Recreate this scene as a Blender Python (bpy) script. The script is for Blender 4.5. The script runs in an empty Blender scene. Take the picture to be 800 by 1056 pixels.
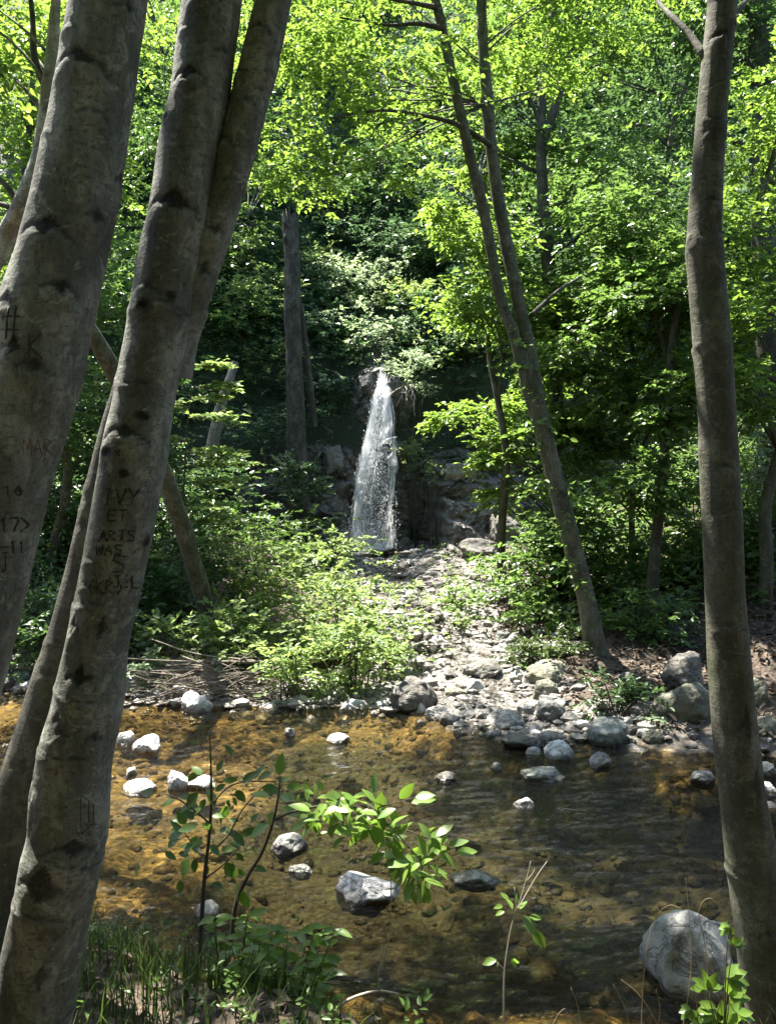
import bpy, math, random
import numpy as np
from mathutils import Vector
from mathutils.bvhtree import BVHTree

# ------------------------------------------------------------------ basics
SC = bpy.context.scene
COL = SC.collection
R_ = math.radians
FPX = 855.0                      # focal length in pixels of the 800 x 1056 picture
HORIZON = 500.0
CAM_Z = 2.0
PITCH = math.atan((528 - HORIZON) / FPX)
CAM = np.array([0.0, 0.0, CAM_Z])
SUN_AZ, SUN_EL = R_(-45), R_(65)
SUN_DIR = np.array([math.sin(SUN_AZ) * math.cos(SUN_EL), math.cos(SUN_AZ) * math.cos(SUN_EL), math.sin(SUN_EL)])


def ray(px, py):
    u, v = (px - 400) / FPX, (528 - py) / FPX
    c, s = math.cos(PITCH), math.sin(PITCH)
    d = np.array([u, c + v * s, -s + v * c])
    return d / d[1]


def at(px, py, Y):
    return CAM + ray(px, py) * Y


def proj(P):
    P = np.atleast_2d(P) - CAM
    c, s = math.cos(PITCH), math.sin(PITCH)
    fwd = P[:, 1] * c - P[:, 2] * s
    up = P[:, 1] * s + P[:, 2] * c
    return 400 + FPX * P[:, 0] / fwd, 528 - FPX * up / fwd


def sstep(a, b, x):
    t = np.clip((x - a) / (b - a), 0, 1)
    return t * t * (3 - 2 * t)


def _h(ix, iy, iz, s):
    n = (ix * 374761393 + iy * 668265263 + iz * 2147483647 + s * 1274126177) & 0xFFFFFFFF
    n = ((n ^ (n >> 13)) * 1274126177) & 0xFFFFFFFF
    return ((n ^ (n >> 16)) & 0xFFFF) / 65535.0


def vnoise(P, seed=0):
    P = np.asarray(P, float)
    i = np.floor(P).astype(np.int64)
    f = P - i
    f = f * f * (3 - 2 * f)
    r = 0
    for dx in (0, 1):
        wx = f[..., 0] if dx else 1 - f[..., 0]
        for dy in (0, 1):
            wy = f[..., 1] if dy else 1 - f[..., 1]
            for dz in (0, 1):
                wz = f[..., 2] if dz else 1 - f[..., 2]
                r = r + wx * wy * wz * _h(i[..., 0] + dx, i[..., 1] + dy, i[..., 2] + dz, seed)
    return r * 2 - 1


def fbm(P, octs=4, seed=0):
    a, r, P = 1.0, 0, np.asarray(P, float)
    for k in range(octs):
        r = r + a * vnoise(P * (2 ** k) + 17.3 * k, seed + k)
        a *= .5
    return r


def xyz(x, y, z=0):
    x, y = np.broadcast_arrays(np.asarray(x, float), np.asarray(y, float))
    return np.stack([x, y, np.full_like(x, z)], -1)


def unit(v):
    return v / (np.linalg.norm(v, axis=-1, keepdims=True) + 1e-9)


# ------------------------------------------------------------------ ground
NEAR_X = [-9, -3.0, -1.5, -0.9, -0.3, 0.3, 0.9, 1.3, 3.0, 9]
NEAR_Y = [4.6, 4.0, 3.62, 3.42, 3.10, 2.82, 2.80, 2.95, 2.9, 2.6]
FAR_X = [-9, -4, -2.6, -1.6, 0.3, 1.0, 1.8, 2.8, 5.0, 9]
FAR_Y = [8.6, 8.2, 7.7, 7.35, 7.25, 6.6, 6.35, 5.95, 5.5, 5.0]
CLIFF_Y = 16.5


def hz(x, y):
    x, y = np.broadcast_arrays(np.asarray(x, float), np.asarray(y, float))
    near = np.interp(x, NEAR_X, NEAR_Y) + .10 * vnoise(xyz(x * 2.3, 3.1), 3)
    far = np.interp(x, FAR_X, FAR_Y) + .16 * vnoise(xyz(x * 1.9, 9.1), 4)
    d = np.minimum(y - near, far - y)
    shelf = .20 + .80 * sstep(-1.0, -.1, x + .35 * vnoise(xyz(x * 1.2, y * 1.2), 44))
    bed = -.05 - .36 * shelf * sstep(.1, 1.1, d) - .10 * shelf * vnoise(xyz(x * 1.6, y * 1.9), 45) + .035 * fbm(xyz(x * 2.2, y * 2.2), 3, 11)
    nb = .42 * sstep(0, .75, near - y) + .05 * fbm(xyz(x * 3, y * 3), 3, 12)
    u = np.maximum(y - far, 0)
    right = sstep(1.0, 2.2, x)
    left = sstep(-1.0, -2.2, x)
    fb = .088 * u + .09 * fbm(xyz(x * 1.4 + 4, y * 1.4), 3, 19) * sstep(.6, 2.0, u) + .16 * sstep(0, .8, u) * np.maximum(right, left) + .05 * fbm(xyz(x * 2.5, y * 2.5), 4, 13) * sstep(0, .5, u) \
        + .05 * left * u
    z = np.where(y < near, nb - .03, np.where(y > far, fb + .0, bed))
    wob = .5 * vnoise(xyz(x * .6, 1.7), 21)
    cy = CLIFF_Y + wob * sstep(1.2, 3, np.abs(x + .2))
    hill = 3.35 * sstep(cy - .05, cy + .55, y) + np.clip(y - cy - .4, 0, 32) * (1.02 + .1 * vnoise(xyz(x * .25, y * .1), 5))
    side = np.clip(-x - 3.0, 0, 18) * .62 * sstep(8.2, 12.5, y) + np.clip(x - 3.3, 0, 18) * .55 * sstep(7.4, 11, y)
    z = z + hill + side * (1 - .6 * sstep(15.5, 18, y)) + .25 * fbm(xyz(x * .8, y * .8), 3, 31) * sstep(16.5, 18.5, y)
    back = np.clip(-2.2 - y + .0 * x, 0, 14) * 1.25 * sstep(-2, -4, y)  # unseen slopes behind and beside the viewer, added to block sky light
    flank = np.clip(np.abs(x) - 5.5, 0, 10) * .9 * sstep(3, 0, y)
    return z + np.maximum(back, flank)


def gp(px, py):
    """where the line of sight through a picture point meets the ground"""
    d = ray(px, py)
    Y = np.linspace(2.0, 45, 4000)
    z = CAM_Z + d[2] * Y
    below = z < hz(d[0] * Y, Y)
    k = int(np.argmax(below)) if below.any() else len(Y) - 1
    return CAM + d * Y[k]


def wp(px, py, z=0.0):
    d = ray(px, py)
    return CAM + d * ((z - CAM_Z) / d[2])


def perch(px, py, clear, y0=6.0, y1=45.0):
    """the farthest distance at which a thing centred on this line of sight still stands clear of the ground"""
    d = ray(px, py)
    Y = np.linspace(y0, y1, 3000)
    ok = (CAM_Z + d[2] * Y - hz(d[0] * Y, Y)) >= clear
    bad = np.where(~ok)[0]
    k = (bad[0] - 1) if len(bad) else len(Y) - 1
    return float(Y[max(k, 0)])


# ------------------------------------------------------------------ mesh helpers
class MB:
    def __init__(s):
        s.V, s.Q, s.T, s.A, s.n = [], [], [], [], 0

    def add(s, V, Q=None, T=None, a=None):
        V = np.asarray(V, float).reshape(-1, 3)
        if Q is not None and len(Q):
            s.Q.append(np.asarray(Q, np.int64).reshape(-1, 4) + s.n)
        if T is not None and len(T):
            s.T.append(np.asarray(T, np.int64).reshape(-1, 3) + s.n)
        s.V.append(V)
        s.A.append(np.zeros(len(V)) if a is None else np.broadcast_to(np.asarray(a, float), (len(V),)))
        s.n += len(V)

    def build(s, name, mat, parent=None, smooth=True, attr=None, origin=None):
        V = np.concatenate(s.V) if s.V else np.zeros((0, 3))
        if origin is None and parent is not None:
            origin = np.array(parent['_o']) if '_o' in parent else None
        if origin is not None:
            V = V - np.asarray(origin)
        Q = np.concatenate(s.Q) if s.Q else np.zeros((0, 4), np.int64)
        T = np.concatenate(s.T) if s.T else np.zeros((0, 3), np.int64)
        me = bpy.data.meshes.new(name)
        me.vertices.add(len(V))
        me.vertices.foreach_set('co', V.astype(np.float32).ravel())
        nl = len(Q) * 4 + len(T) * 3
        me.loops.add(nl)
        me.loops.foreach_set('vertex_index', np.concatenate([Q.ravel(), T.ravel()]).astype(np.int32))
        me.polygons.add(len(Q) + len(T))
        st = np.concatenate([np.arange(len(Q)) * 4, len(Q) * 4 + np.arange(len(T)) * 3]).astype(np.int32)
        me.polygons.foreach_set('loop_start', st)
        me.polygons.foreach_set('use_smooth', np.full(len(Q) + len(T), smooth, dtype=bool))
        me.update(calc_edges=True)
        me.validate()
        if attr:
            at_ = me.attributes.new(attr, 'FLOAT', 'POINT')
            at_.data.foreach_set('value', np.concatenate(s.A).astype(np.float32))
        me.materials.append(mat)
        o = bpy.data.objects.new(name, me)
        COL.objects.link(o)
        if parent is not None:
            o.parent = parent
            if origin is not None:
                o['_o'] = [float(v) for v in origin]
        elif origin is not None:
            o.location = origin
        return o


def tag(o, label=None, cat=None, group=None, kind=None):
    if label: o['label'] = label
    if cat: o['category'] = cat
    if group: o['group'] = group
    if kind: o['kind'] = kind
    return o


ROOTS = []


def thing(name, label, cat, loc, group=None):
    o = bpy.data.objects.new(name, None)
    COL.objects.link(o)
    o.empty_display_size = .1
    o.location = [float(v) for v in loc]
    o['_o'] = [float(v) for v in loc]
    ROOTS.append(o)
    return tag(o, label, cat, group)


def resample(P, R, step):
    P, R = np.asarray(P, float), np.asarray(R, float)
    # Catmull-Rom through the control points
    n = len(P)
    out, ro = [], []
    for i in range(n - 1):
        p0, p1, p2, p3 = P[max(i - 1, 0)], P[i], P[i + 1], P[min(i + 2, n - 1)]
        m = max(2, int(np.linalg.norm(p2 - p1) / step))
        t = np.linspace(0, 1, m, endpoint=False)[:, None]
        out.append(.5 * (2 * p1 + (p2 - p0) * t + (2 * p0 - 5 * p1 + 4 * p2 - p3) * t ** 2 + (3 * p1 - p0 - 3 * p2 + p3) * t ** 3))
        ro.append((R[i] + (R[i + 1] - R[i]) * sstep(0, 1, t[:, 0])))
    out.append(P[-1:]); ro.append(R[-1:])
    return np.concatenate(out), np.concatenate(ro)


def frames(P):
    T = np.gradient(P, axis=0)
    T = unit(T)
    ref = np.array([0, -1.0, 0]) if abs(T[0][1]) < .9 else np.array([1.0, 0, 0])
    N = np.zeros_like(P)
    v = unit(ref - T[0] * np.dot(ref, T[0]))
    for i in range(len(P)):
        v = unit(v - T[i] * np.dot(v, T[i]))
        N[i] = v
    return T, N, np.cross(T, N)


def tube(P, R, n=8, close=True):
    P, R = np.asarray(P, float), np.asarray(R, float)
    T, N, B = frames(P)
    a = np.linspace(0, 2 * math.pi, n, endpoint=False)
    V = P[:, None] + R[:, None, None] * (np.cos(a)[None, :, None] * N[:, None] + np.sin(a)[None, :, None] * B[:, None])
    m = len(P)
    i, j = np.meshgrid(np.arange(m - 1), np.arange(n), indexing='ij')
    Q = np.stack([i * n + j, i * n + (j + 1) % n, (i + 1) * n + (j + 1) % n, (i + 1) * n + j], -1).reshape(-1, 4)
    V = V.reshape(-1, 3)
    Tq = None
    if close:
        V = np.concatenate([V, P[:1], P[-1:]])
        k = np.arange(n)
        Tq = np.concatenate([np.stack([(k + 1) % n, k, np.full(n, m * n)], -1),
                             np.stack([(m - 1) * n + k, (m - 1) * n + (k + 1) % n, np.full(n, m * n + 1)], -1)])
    return V, Q, Tq


def curve3(p0, d0, L, n, rng, droop=0.0, wob=.12):
    """a wandering branch line"""
    pts = [np.asarray(p0, float)]
    d = unit(np.asarray(d0, float))
    for k in range(n):
        d = unit(d + rng.normal(0, wob, 3) + np.array([0, 0, -droop]))
        pts.append(pts[-1] + d * L / n)
    return np.array(pts)


def leaf_quads(B, A, Nn, L, w=.56, fold=.10, simple=False):
    """flat arrays of leaves: base, axis, normal, length"""
    S = np.cross(A, Nn)
    L = L[:, None]
    if simple:
        V = np.stack([B, B + A * L * .42 + S * L * w * .5 + Nn * L * fold, B + A * L - Nn * L * .06, B + A * L * .42 - S * L * w * .5 + Nn * L * fold], 1)
        k = np.arange(len(B))[:, None] * 4
        return V.reshape(-1, 3), k + np.array([[0, 1, 2, 3]])
    V = np.stack([B,
                  B + A * L * .28 + S * L * w * .48 + Nn * L * fold,
                  B + A * L * .66 + S * L * w * .40 + Nn * L * fold * .8,
                  B + A * L - Nn * L * .08,
                  B + A * L * .66 - S * L * w * .40 + Nn * L * fold * .8,
                  B + A * L * .28 - S * L * w * .48 + Nn * L * fold], 1)
    k = np.arange(len(B))[:, None, None] * 6
    Q = (k + np.array([[[0, 1, 2, 3], [0, 3, 4, 5]]])).reshape(-1, 4)
    return V.reshape(-1, 3), Q


def sprays(rng, P, D, L, nl=8, leaf=.09, droop=.25, flat=.45, w=.56, simple=False, twigs=None, tw_r=.004):
    """twigs that start at P along D with leaves alternating on both sides"""
    S = len(P)
    t = np.linspace(.18, 1.0, nl)[None, :] + rng.uniform(-.05, .05, (S, nl))
    D = unit(D)
    up = np.array([0, 0, 1.0])
    side = np.cross(D, up)
    side = np.where(np.linalg.norm(side, axis=1, keepdims=True) < .1, np.array([[1.0, 0, 0]]), side)
    side = unit(side)
    pos = P[:, None] + D[:, None] * (L[:, None] * t)[..., None]
    pos[..., 2] -= droop * (L[:, None] * t ** 2)
    sg = np.where(np.arange(nl) % 2 == 0, 1.0, -1.0)[None, :, None]
    ax = D[:, None] * .55 + side[:, None] * sg * .85 + rng.normal(0, .28, (S, nl, 3))
    ax[:, -1] = D + rng.normal(0, .2, (S, 3))
    ax[..., 2] -= droop * .7
    ax = unit(ax)
    nr = up[None, None] + rng.normal(0, flat, (S, nl, 3))
    nr = unit(nr - ax * np.sum(nr * ax, -1, keepdims=True))
    ll = leaf * rng.uniform(.45, 1.35, (S, nl))
    V, Q = leaf_quads(pos.reshape(-1, 3), ax.reshape(-1, 3), nr.reshape(-1, 3), ll.ravel(), w, .1, simple)
    if twigs is not None:
        tt = np.array([0, .5, 1.0])
        c = P[:, None] + D[:, None] * (L[:, None] * tt)[..., None]
        c[..., 2] -= droop * (L[:, None] * tt ** 2)
        a = np.array([0, 2.1, 4.2])
        b2 = np.cross(side, D)
        off = np.cos(a)[None, :, None] * side[:, None] + np.sin(a)[None, :, None] * b2[:, None]
        rr = tw_r * np.array([1, .7, .3])
        TV = c[:, :, None] + off[:, None] * rr[None, :, None, None]
        k = np.arange(S)[:, None, None] * 9
        q = np.array([[r * 3 + j, r * 3 + (j + 1) % 3, r * 3 + 3 + (j + 1) % 3, r * 3 + 3 + j] for r in (0, 1) for j in (0, 1, 2)])[None]
        twigs.add(TV.reshape(-1, 3), (k + q).reshape(-1, 4))
    return V, Q


def clump_sprays(rng, C, R, n_leaf, leaf, clumps=10, heart=None, nl=8, flat=.45, simple=False, twigs=None, spread=.34, droop=.25, w=.56, inner=.45):
    """a crown: sprays gathered in clumps spread through an ellipsoid; returns leaf mesh and the clump centres"""
    C, R = np.asarray(C, float), np.asarray(R, float) * np.ones(3)
    u = unit(rng.normal(0, 1, (clumps, 3)))
    f = rng.uniform(inner, 1.0, (clumps, 1))
    cc = C + u * R * f
    m = max(1, int(n_leaf / (clumps * nl)))
    idx = np.repeat(np.arange(clumps), m)
    size = rng.uniform(.6, 1.3, clumps)[idx][:, None]
    P = cc[idx] + rng.normal(0, 1, (len(idx), 3)) * R * spread * size * np.array([1, 1, .55])
    D = (P - (C if heart is None else np.asarray(heart))) / R
    D[:, 2] *= .5
    D = unit(D) + rng.normal(0, .45, D.shape)
    D[:, 2] *= .6
    L = rng.uniform(.6, 1.2, len(P)) * leaf * nl * .42
    V, Q = sprays(rng, P - unit(D) * (L * .5)[:, None], D, L, nl, leaf, droop, flat, w, simple, twigs)
    return V, Q, cc


# ------------------------------------------------------------------ materials
def new_mat(name):
    m = bpy.data.materials.new(name)
    m.use_nodes = True
    nt = m.node_tree
    nt.nodes.clear()
    return m, nt, nt.nodes.new('ShaderNodeOutputMaterial')


def nd(nt, kind, **kw):
    n = nt.nodes.new('ShaderNode' + kind)
    for k, v in kw.items():
        if k in n.inputs:
            n.inputs[k].default_value = v
        else:
            setattr(n, k, v)
    return n


def ramp(nt, fac, stops):
    r = nt.nodes.new('ShaderNodeValToRGB')
    e = r.color_ramp.elements
    while len(e) < len(stops):
        e.new(.5)
    for k, (p, c) in enumerate(stops):
        e[k].position = p
        e[k].color = (c[0], c[1], c[2], 1) if len(c) == 3 else c
    nt.links.new(fac, r.inputs['Fac'])
    return r.outputs['Color']


def noise_tex(nt, vec, scale, detail=4, rough=.55, dist=0.0):
    n = nd(nt, 'TexNoise')
    n.inputs['Scale'].default_value = scale
    n.inputs['Detail'].default_value = detail
    n.inputs['Roughness'].default_value = rough
    n.inputs['Distortion'].default_value = dist
    if vec is not None:
        nt.links.new(vec, n.inputs['Vector'])
    return n.outputs['Fac']


def mapping(nt, vec, scale=(1, 1, 1), loc=(0, 0, 0), rot=(0, 0, 0)):
    n = nt.nodes.new('ShaderNodeMapping')
    n.inputs['Scale'].default_value = scale
    n.inputs['Location'].default_value = loc
    n.inputs['Rotation'].default_value = rot
    nt.links.new(vec, n.inputs['Vector'])
    return n.outputs['Vector']


def mixc(nt, fac, a, b, mode='MIX'):
    n = nt.nodes.new('ShaderNodeMix')
    n.data_type = 'RGBA'
    n.blend_type = mode
    for i, v in ((0, fac), (6, a), (7, b)):
        if isinstance(v, (int, float)):
            n.inputs[i].default_value = v
        elif isinstance(v, tuple):
            n.inputs[i].default_value = (v[0], v[1], v[2], 1)
        else:
            nt.links.new(v, n.inputs[i])
    return n.outputs[2]


def mathn(nt, op, a, b=0.0, clamp=False):
    n = nt.nodes.new('ShaderNodeMath')
    n.operation = op
    n.use_clamp = clamp
    for i, v in ((0, a), (1, b)):
        if isinstance(v, (int, float)):
            n.inputs[i].default_value = v
        else:
            nt.links.new(v, n.inputs[i])
    return n.outputs[0]


def maprange(nt, v, a, b, c=0.0, d=1.0):
    n = nt.nodes.new('ShaderNodeMapRange')
    nt.links.new(v, n.inputs[0])
    for i, k in ((1, a), (2, b), (3, c), (4, d)):
        n.inputs[i].default_value = k
    return n.outputs[0]


def bump(nt, h, strength=.5, dist=.01, normal=None):
    n = nt.nodes.new('ShaderNodeBump')
    n.inputs['Strength'].default_value = strength
    n.inputs['Distance'].default_value = dist
    nt.links.new(h, n.inputs['Height'])
    if normal is not None:
        nt.links.new(normal, n.inputs['Normal'])
    return n.outputs['Normal']


def leaf_mat(name, dark, light, glow, trans=.45, rough=.42, spec=.35, spots=False):
    m, nt, out = new_mat(name)
    geo = nd(nt, 'NewGeometry')
    rnd = geo.outputs['Random Per Island']
    tc = nd(nt, 'TexCoord')
    big = noise_tex(nt, tc.outputs['Object'], .9, 2)
    f = mathn(nt, 'ADD', mathn(nt, 'MULTIPLY', rnd, .75), mathn(nt, 'MULTIPLY', maprange(nt, big, .3, .7, -.25, .5), .6), True)
    col = ramp(nt, f, [(0, dark), (.55, light), (1, tuple(min(1, c * 1.35) for c in light))])
    if spots:                      # blemishes, yellowing and faint veins of close leaves
        n_ = noise_tex(nt, tc.outputs['Object'], 75, 5, .7)
        col = mixc(nt, maprange(nt, n_, .60, .66, 0, .8), col, (.10, .07, .025))
        y_ = noise_tex(nt, tc.outputs['Object'], 22, 3, .6)
        col = mixc(nt, maprange(nt, y_, .5, .72, 0, .55), col, (light[0] * 1.8, light[1] * 1.25, light[2] * 1.2))
    pr = nd(nt, 'BsdfPrincipled')
    nt.links.new(col, pr.inputs['Base Color'])
    pr.inputs['Roughness'].default_value = rough
    pr.inputs['Specular IOR Level'].default_value = spec
    tl = nd(nt, 'BsdfTranslucent')
    gcol = mixc(nt, f, tuple(c * .62 for c in glow), glow)
    nt.links.new(gcol, tl.inputs['Color'])
    mx = nd(nt, 'MixShader')
    mx.inputs[0].default_value = trans
    nt.links.new(pr.outputs[0], mx.inputs[1])
    nt.links.new(tl.outputs[0], mx.inputs[2])
    nt.links.new(mx.outputs[0], out.inputs[0])
    return m


def bark_mat(name, base, pale, darkc, mossy=.0, scale=1.0):
    m, nt, out = new_mat(name)
    tc = nd(nt, 'TexCoord').outputs['Object']
    n1 = noise_tex(nt, mapping(nt, tc, (1, 1, .55)), 9 * scale, 6, .62)
    n2 = noise_tex(nt, mapping(nt, tc, (1, 1, 3.2)), 26 * scale, 4, .6)        # level lenticels
    n3 = noise_tex(nt, mapping(nt, tc, (1, 1, .18)), 34 * scale, 3, .5)        # streaks down the trunk
    n4 = noise_tex(nt, mapping(nt, tc, (1, 1, .7)), 95 * scale, 8, .72)
    n6 = noise_tex(nt, tc, 2.6 * scale, 5, .6, .8)
    n7 = noise_tex(nt, tc, 17 * scale, 6, .7, 1.2)
    col = ramp(nt, n1, [(.34, tuple(c * .55 for c in base)), (.5, base), (.62, pale)])
    col = mixc(nt, maprange(nt, n6, .52, .7, 0, .6), col, tuple(c * .5 for c in base))
    col = mixc(nt, maprange(nt, n7, .55, .60, 0, .6), col, (pale[0] * 1.15, pale[1] * 1.2, pale[2] * 1.15))
    col = mixc(nt, maprange(nt, n7, .44, .37, 0, .35), col, tuple(c * .45 for c in base))
    col = mixc(nt, maprange(nt, n2, .55, .64, 0, .6), col, tuple(c * .55 for c in base))
    col = mixc(nt, maprange(nt, n3, .52, .64, 0, .5), col, tuple(c * .6 for c in base))
    col = mixc(nt, maprange(nt, n4, .53, .62, 0, .5), col, darkc)
    if mossy:
        n5 = noise_tex(nt, tc, 4.5, 4, .6)
        col = mixc(nt, maprange(nt, n5, .5, .68, 0, mossy), col, (.07, .085, .03))
    a = nt.nodes.new('ShaderNodeAttribute')
    a.attribute_name = 'mark'
    mk = mathn(nt, 'MULTIPLY', a.outputs['Fac'], maprange(nt, n4, .3, .6, .75, 1.0))
    col = mixc(nt, mk, col, darkc)
    pr = nd(nt, 'BsdfPrincipled', Roughness=.82)
    pr.inputs['Specular IOR Level'].default_value = .25
    nt.links.new(col, pr.inputs['Base Color'])
    hgt = mathn(nt, 'ADD', mathn(nt, 'MULTIPLY', n2, .5), mathn(nt, 'ADD', mathn(nt, 'MULTIPLY', n1, .8), mathn(nt, 'MULTIPLY', n4, .7)))
    nt.links.new(bump(nt, hgt, .8, .007), pr.inputs['Normal'])
    nt.links.new(pr.outputs[0], out.inputs[0])
    return m


def rock_mat(name, c1, c2, c3, wet=True, moss=0.0, rough=.75):
    m, nt, out = new_mat(name)
    tc = nd(nt, 'TexCoord').outputs['Object']
    geo = nd(nt, 'NewGeometry')
    pos = geo.outputs['Position']
    inf = nd(nt, 'ObjectInfo').outputs['Random']
    n1 = noise_tex(nt, pos, 4.5, 6, .62, .3)
    n2 = noise_tex(nt, pos, 95, 3, .65)
    n3 = noise_tex(nt, pos, 22, 4, .6)
    col = ramp(nt, n1, [(.3, c1), (.5, c2), (.7, c3)])
    col = mixc(nt, maprange(nt, n2, .56, .7, 0, .5), col, tuple(c * .35 for c in c1))
    col = mixc(nt, maprange(nt, n3, .58, .72, 0, .4), col, tuple(min(1, c * 1.25) for c in c3))
    hs = nd(nt, 'HueSaturation')
    hs.inputs['Saturation'].default_value = 1.0
    nt.links.new(maprange(nt, inf, 0, 1, .8, 1.15), hs.inputs['Value'])
    nt.links.new(col, hs.inputs['Color'])
    col = hs.outputs[0]
    sep = nd(nt, 'SeparateXYZ')
    nt.links.new(pos, sep.inputs[0])
    if moss:
        n5 = noise_tex(nt, pos, 7, 5, .65)
        col = mixc(nt, maprange(nt, n5, .47, .6, 0, moss), col, (.05, .065, .018))
    pr = nd(nt, 'BsdfPrincipled')
    rg = maprange(nt, n3, .3, .7, rough - .1, rough + .1)
    if wet:
        zz = mathn(nt, 'ADD', sep.outputs[2], mathn(nt, 'MULTIPLY', n3, -.05))
        w = maprange(nt, zz, -.005, .022, 1, 0)
        col = mixc(nt, mathn(nt, 'MULTIPLY', w, .75), col, mixc(nt, 1.0, col, (.32, .27, .2), 'MULTIPLY'))
        rg = mixc(nt, w, rg, (.18, .18, .18))
    nt.links.new(col, pr.inputs['Base Color'])
    nt.links.new(rg, pr.inputs['Roughness'])
    pr.inputs['Specular IOR Level'].default_value = .4
    cr = mathn(nt, 'ABSOLUTE', mathn(nt, 'SUBTRACT', noise_tex(nt, pos, 6, 5, .6, .6), .5))
    crk = maprange(nt, cr, 0, .035, 0, 1)
    col = mixc(nt, mathn(nt, 'MULTIPLY', mathn(nt, 'SUBTRACT', 1.0, crk), .6), col, tuple(c * .3 for c in c1))
    nt.links.new(col, pr.inputs['Base Color'])
    h = mathn(nt, 'ADD', mathn(nt, 'ADD', mathn(nt, 'MULTIPLY', n1, .9), mathn(nt, 'MULTIPLY', crk, .35)), mathn(nt, 'ADD', mathn(nt, 'MULTIPLY', n3, .6), mathn(nt, 'MULTIPLY', n2, .22)))
    nt.links.new(bump(nt, h, .7, .02), pr.inputs['Normal'])
    nt.links.new(pr.outputs[0], out.inputs[0])
    return m


M = {}
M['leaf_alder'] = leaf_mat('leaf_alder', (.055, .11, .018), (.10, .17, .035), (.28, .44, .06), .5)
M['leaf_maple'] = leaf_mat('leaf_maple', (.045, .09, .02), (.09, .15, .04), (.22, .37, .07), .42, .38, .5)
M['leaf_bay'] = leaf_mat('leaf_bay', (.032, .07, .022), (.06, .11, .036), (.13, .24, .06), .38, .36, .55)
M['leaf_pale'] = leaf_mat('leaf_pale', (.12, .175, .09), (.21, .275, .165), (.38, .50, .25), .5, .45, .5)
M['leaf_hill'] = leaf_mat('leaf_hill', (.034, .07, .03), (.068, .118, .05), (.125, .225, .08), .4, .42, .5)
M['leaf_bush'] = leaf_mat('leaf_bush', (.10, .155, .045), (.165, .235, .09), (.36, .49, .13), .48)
M['leaf_hero'] = leaf_mat('leaf_hero', (.075, .14, .02), (.13, .22, .04), (.26, .44, .05), .42, .34, .5, True)
M['leaf_sapling'] = leaf_mat('leaf_sapling', (.036, .075, .014), (.065, .12, .026), (.13, .25, .03), .38, .38, .4, True)
M['grass'] = leaf_mat('grass_blades', (.026, .048, .012), (.055, .085, .024), (.10, .15, .03), .35)
M['dry_grass'] = leaf_mat('dry_grass', (.16, .12, .06), (.28, .22, .12), (.3, .22, .1), .25, .6)
M['bark_alder'] = bark_mat('bark_alder', (.150, .150, .124), (.27, .268, .23), (.012, .011, .008))
M['bark_birch'] = bark_mat('bark_birch', (.26, .25, .215), (.42, .41, .37), (.05, .045, .035))
M['bark_mid'] = bark_mat('bark_mid', (.088, .085, .062), (.152, .147, .112), (.012, .010, .007), .35)
M['bark_dark'] = bark_mat('bark_dark', (.055, .051, .039), (.098, .092, .072), (.02, .016, .012), .3)
M['bark_dead'] = bark_mat('bark_dead', (.06, .053, .042), (.12, .108, .09), (.012, .010, .007), 0, .7)
M['deadwood'] = bark_mat('deadwood', (.15, .135, .115), (.25, .23, .20), (.08, .06, .045), 0, 2.0)
M['brushwood'] = bark_mat('brushwood', (.16, .135, .108), (.27, .235, .19), (.05, .04, .03), 0, 2.5)
M['rock_pale'] = rock_mat('rock_pale', (.34, .335, .325), (.50, .49, .475), (.60, .59, .575))
M['rock_grey'] = rock_mat('rock_grey', (.14, .134, .12), (.22, .213, .195), (.32, .31, .285))
M['rock_blue'] = rock_mat('rock_blue', (.13, .145, .13), (.20, .212, .19), (.29, .3, .27))
M['rock_olive'] = rock_mat('rock_olive', (.11, .108, .075), (.16, .156, .11), (.23, .225, .17), True, .15)
M['rock_dark'] = rock_mat('rock_dark', (.06, .055, .048), (.11, .10, .088), (.19, .175, .15), True, .12)
M['rock_near'] = rock_mat('rock_near', (.15, .152, .138), (.235, .237, .218), (.34, .34, .315))
M['cliff'] = rock_mat('cliff_rock', (.085, .075, .066), (.19, .17, .145), (.36, .33, .29), False, .3, .45)
M['gravel'] = rock_mat('gravel_stone', (.185, .175, .16), (.31, .298, .278), (.47, .46, .435))
M['cobble'] = rock_mat('cobble_stone', (.07, .051, .022), (.185, .13, .052), (.32, .235, .105), False)

# per stone variation on the two loose stone sheets
for key in ('gravel', 'cobble'):
    nt = M[key].node_tree
    pr = [n for n in nt.nodes if n.type == 'BSDF_PRINCIPLED'][0]
    lk = pr.inputs['Base Color'].links[0]
    src = lk.from_socket
    g = nd(nt, 'NewGeometry')
    v = ramp(nt, g.outputs['Random Per Island'], [(0, (.45, .42, .40)), (.5, (.85, .83, .8)), (1, (1.25, 1.25, 1.25))])
    res = mixc(nt, 1.0, src, v, 'MULTIPLY')
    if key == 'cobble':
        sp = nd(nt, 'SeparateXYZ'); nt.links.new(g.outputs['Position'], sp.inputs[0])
        res = mixc(nt, maprange(nt, sp.outputs[2], -.19, -.10, .93, 0), res, (.022, .022, .012))  # deep cobbles painted darker, for the light lost in the water
    nt.links.new(res, pr.inputs['Base Color'])


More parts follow.
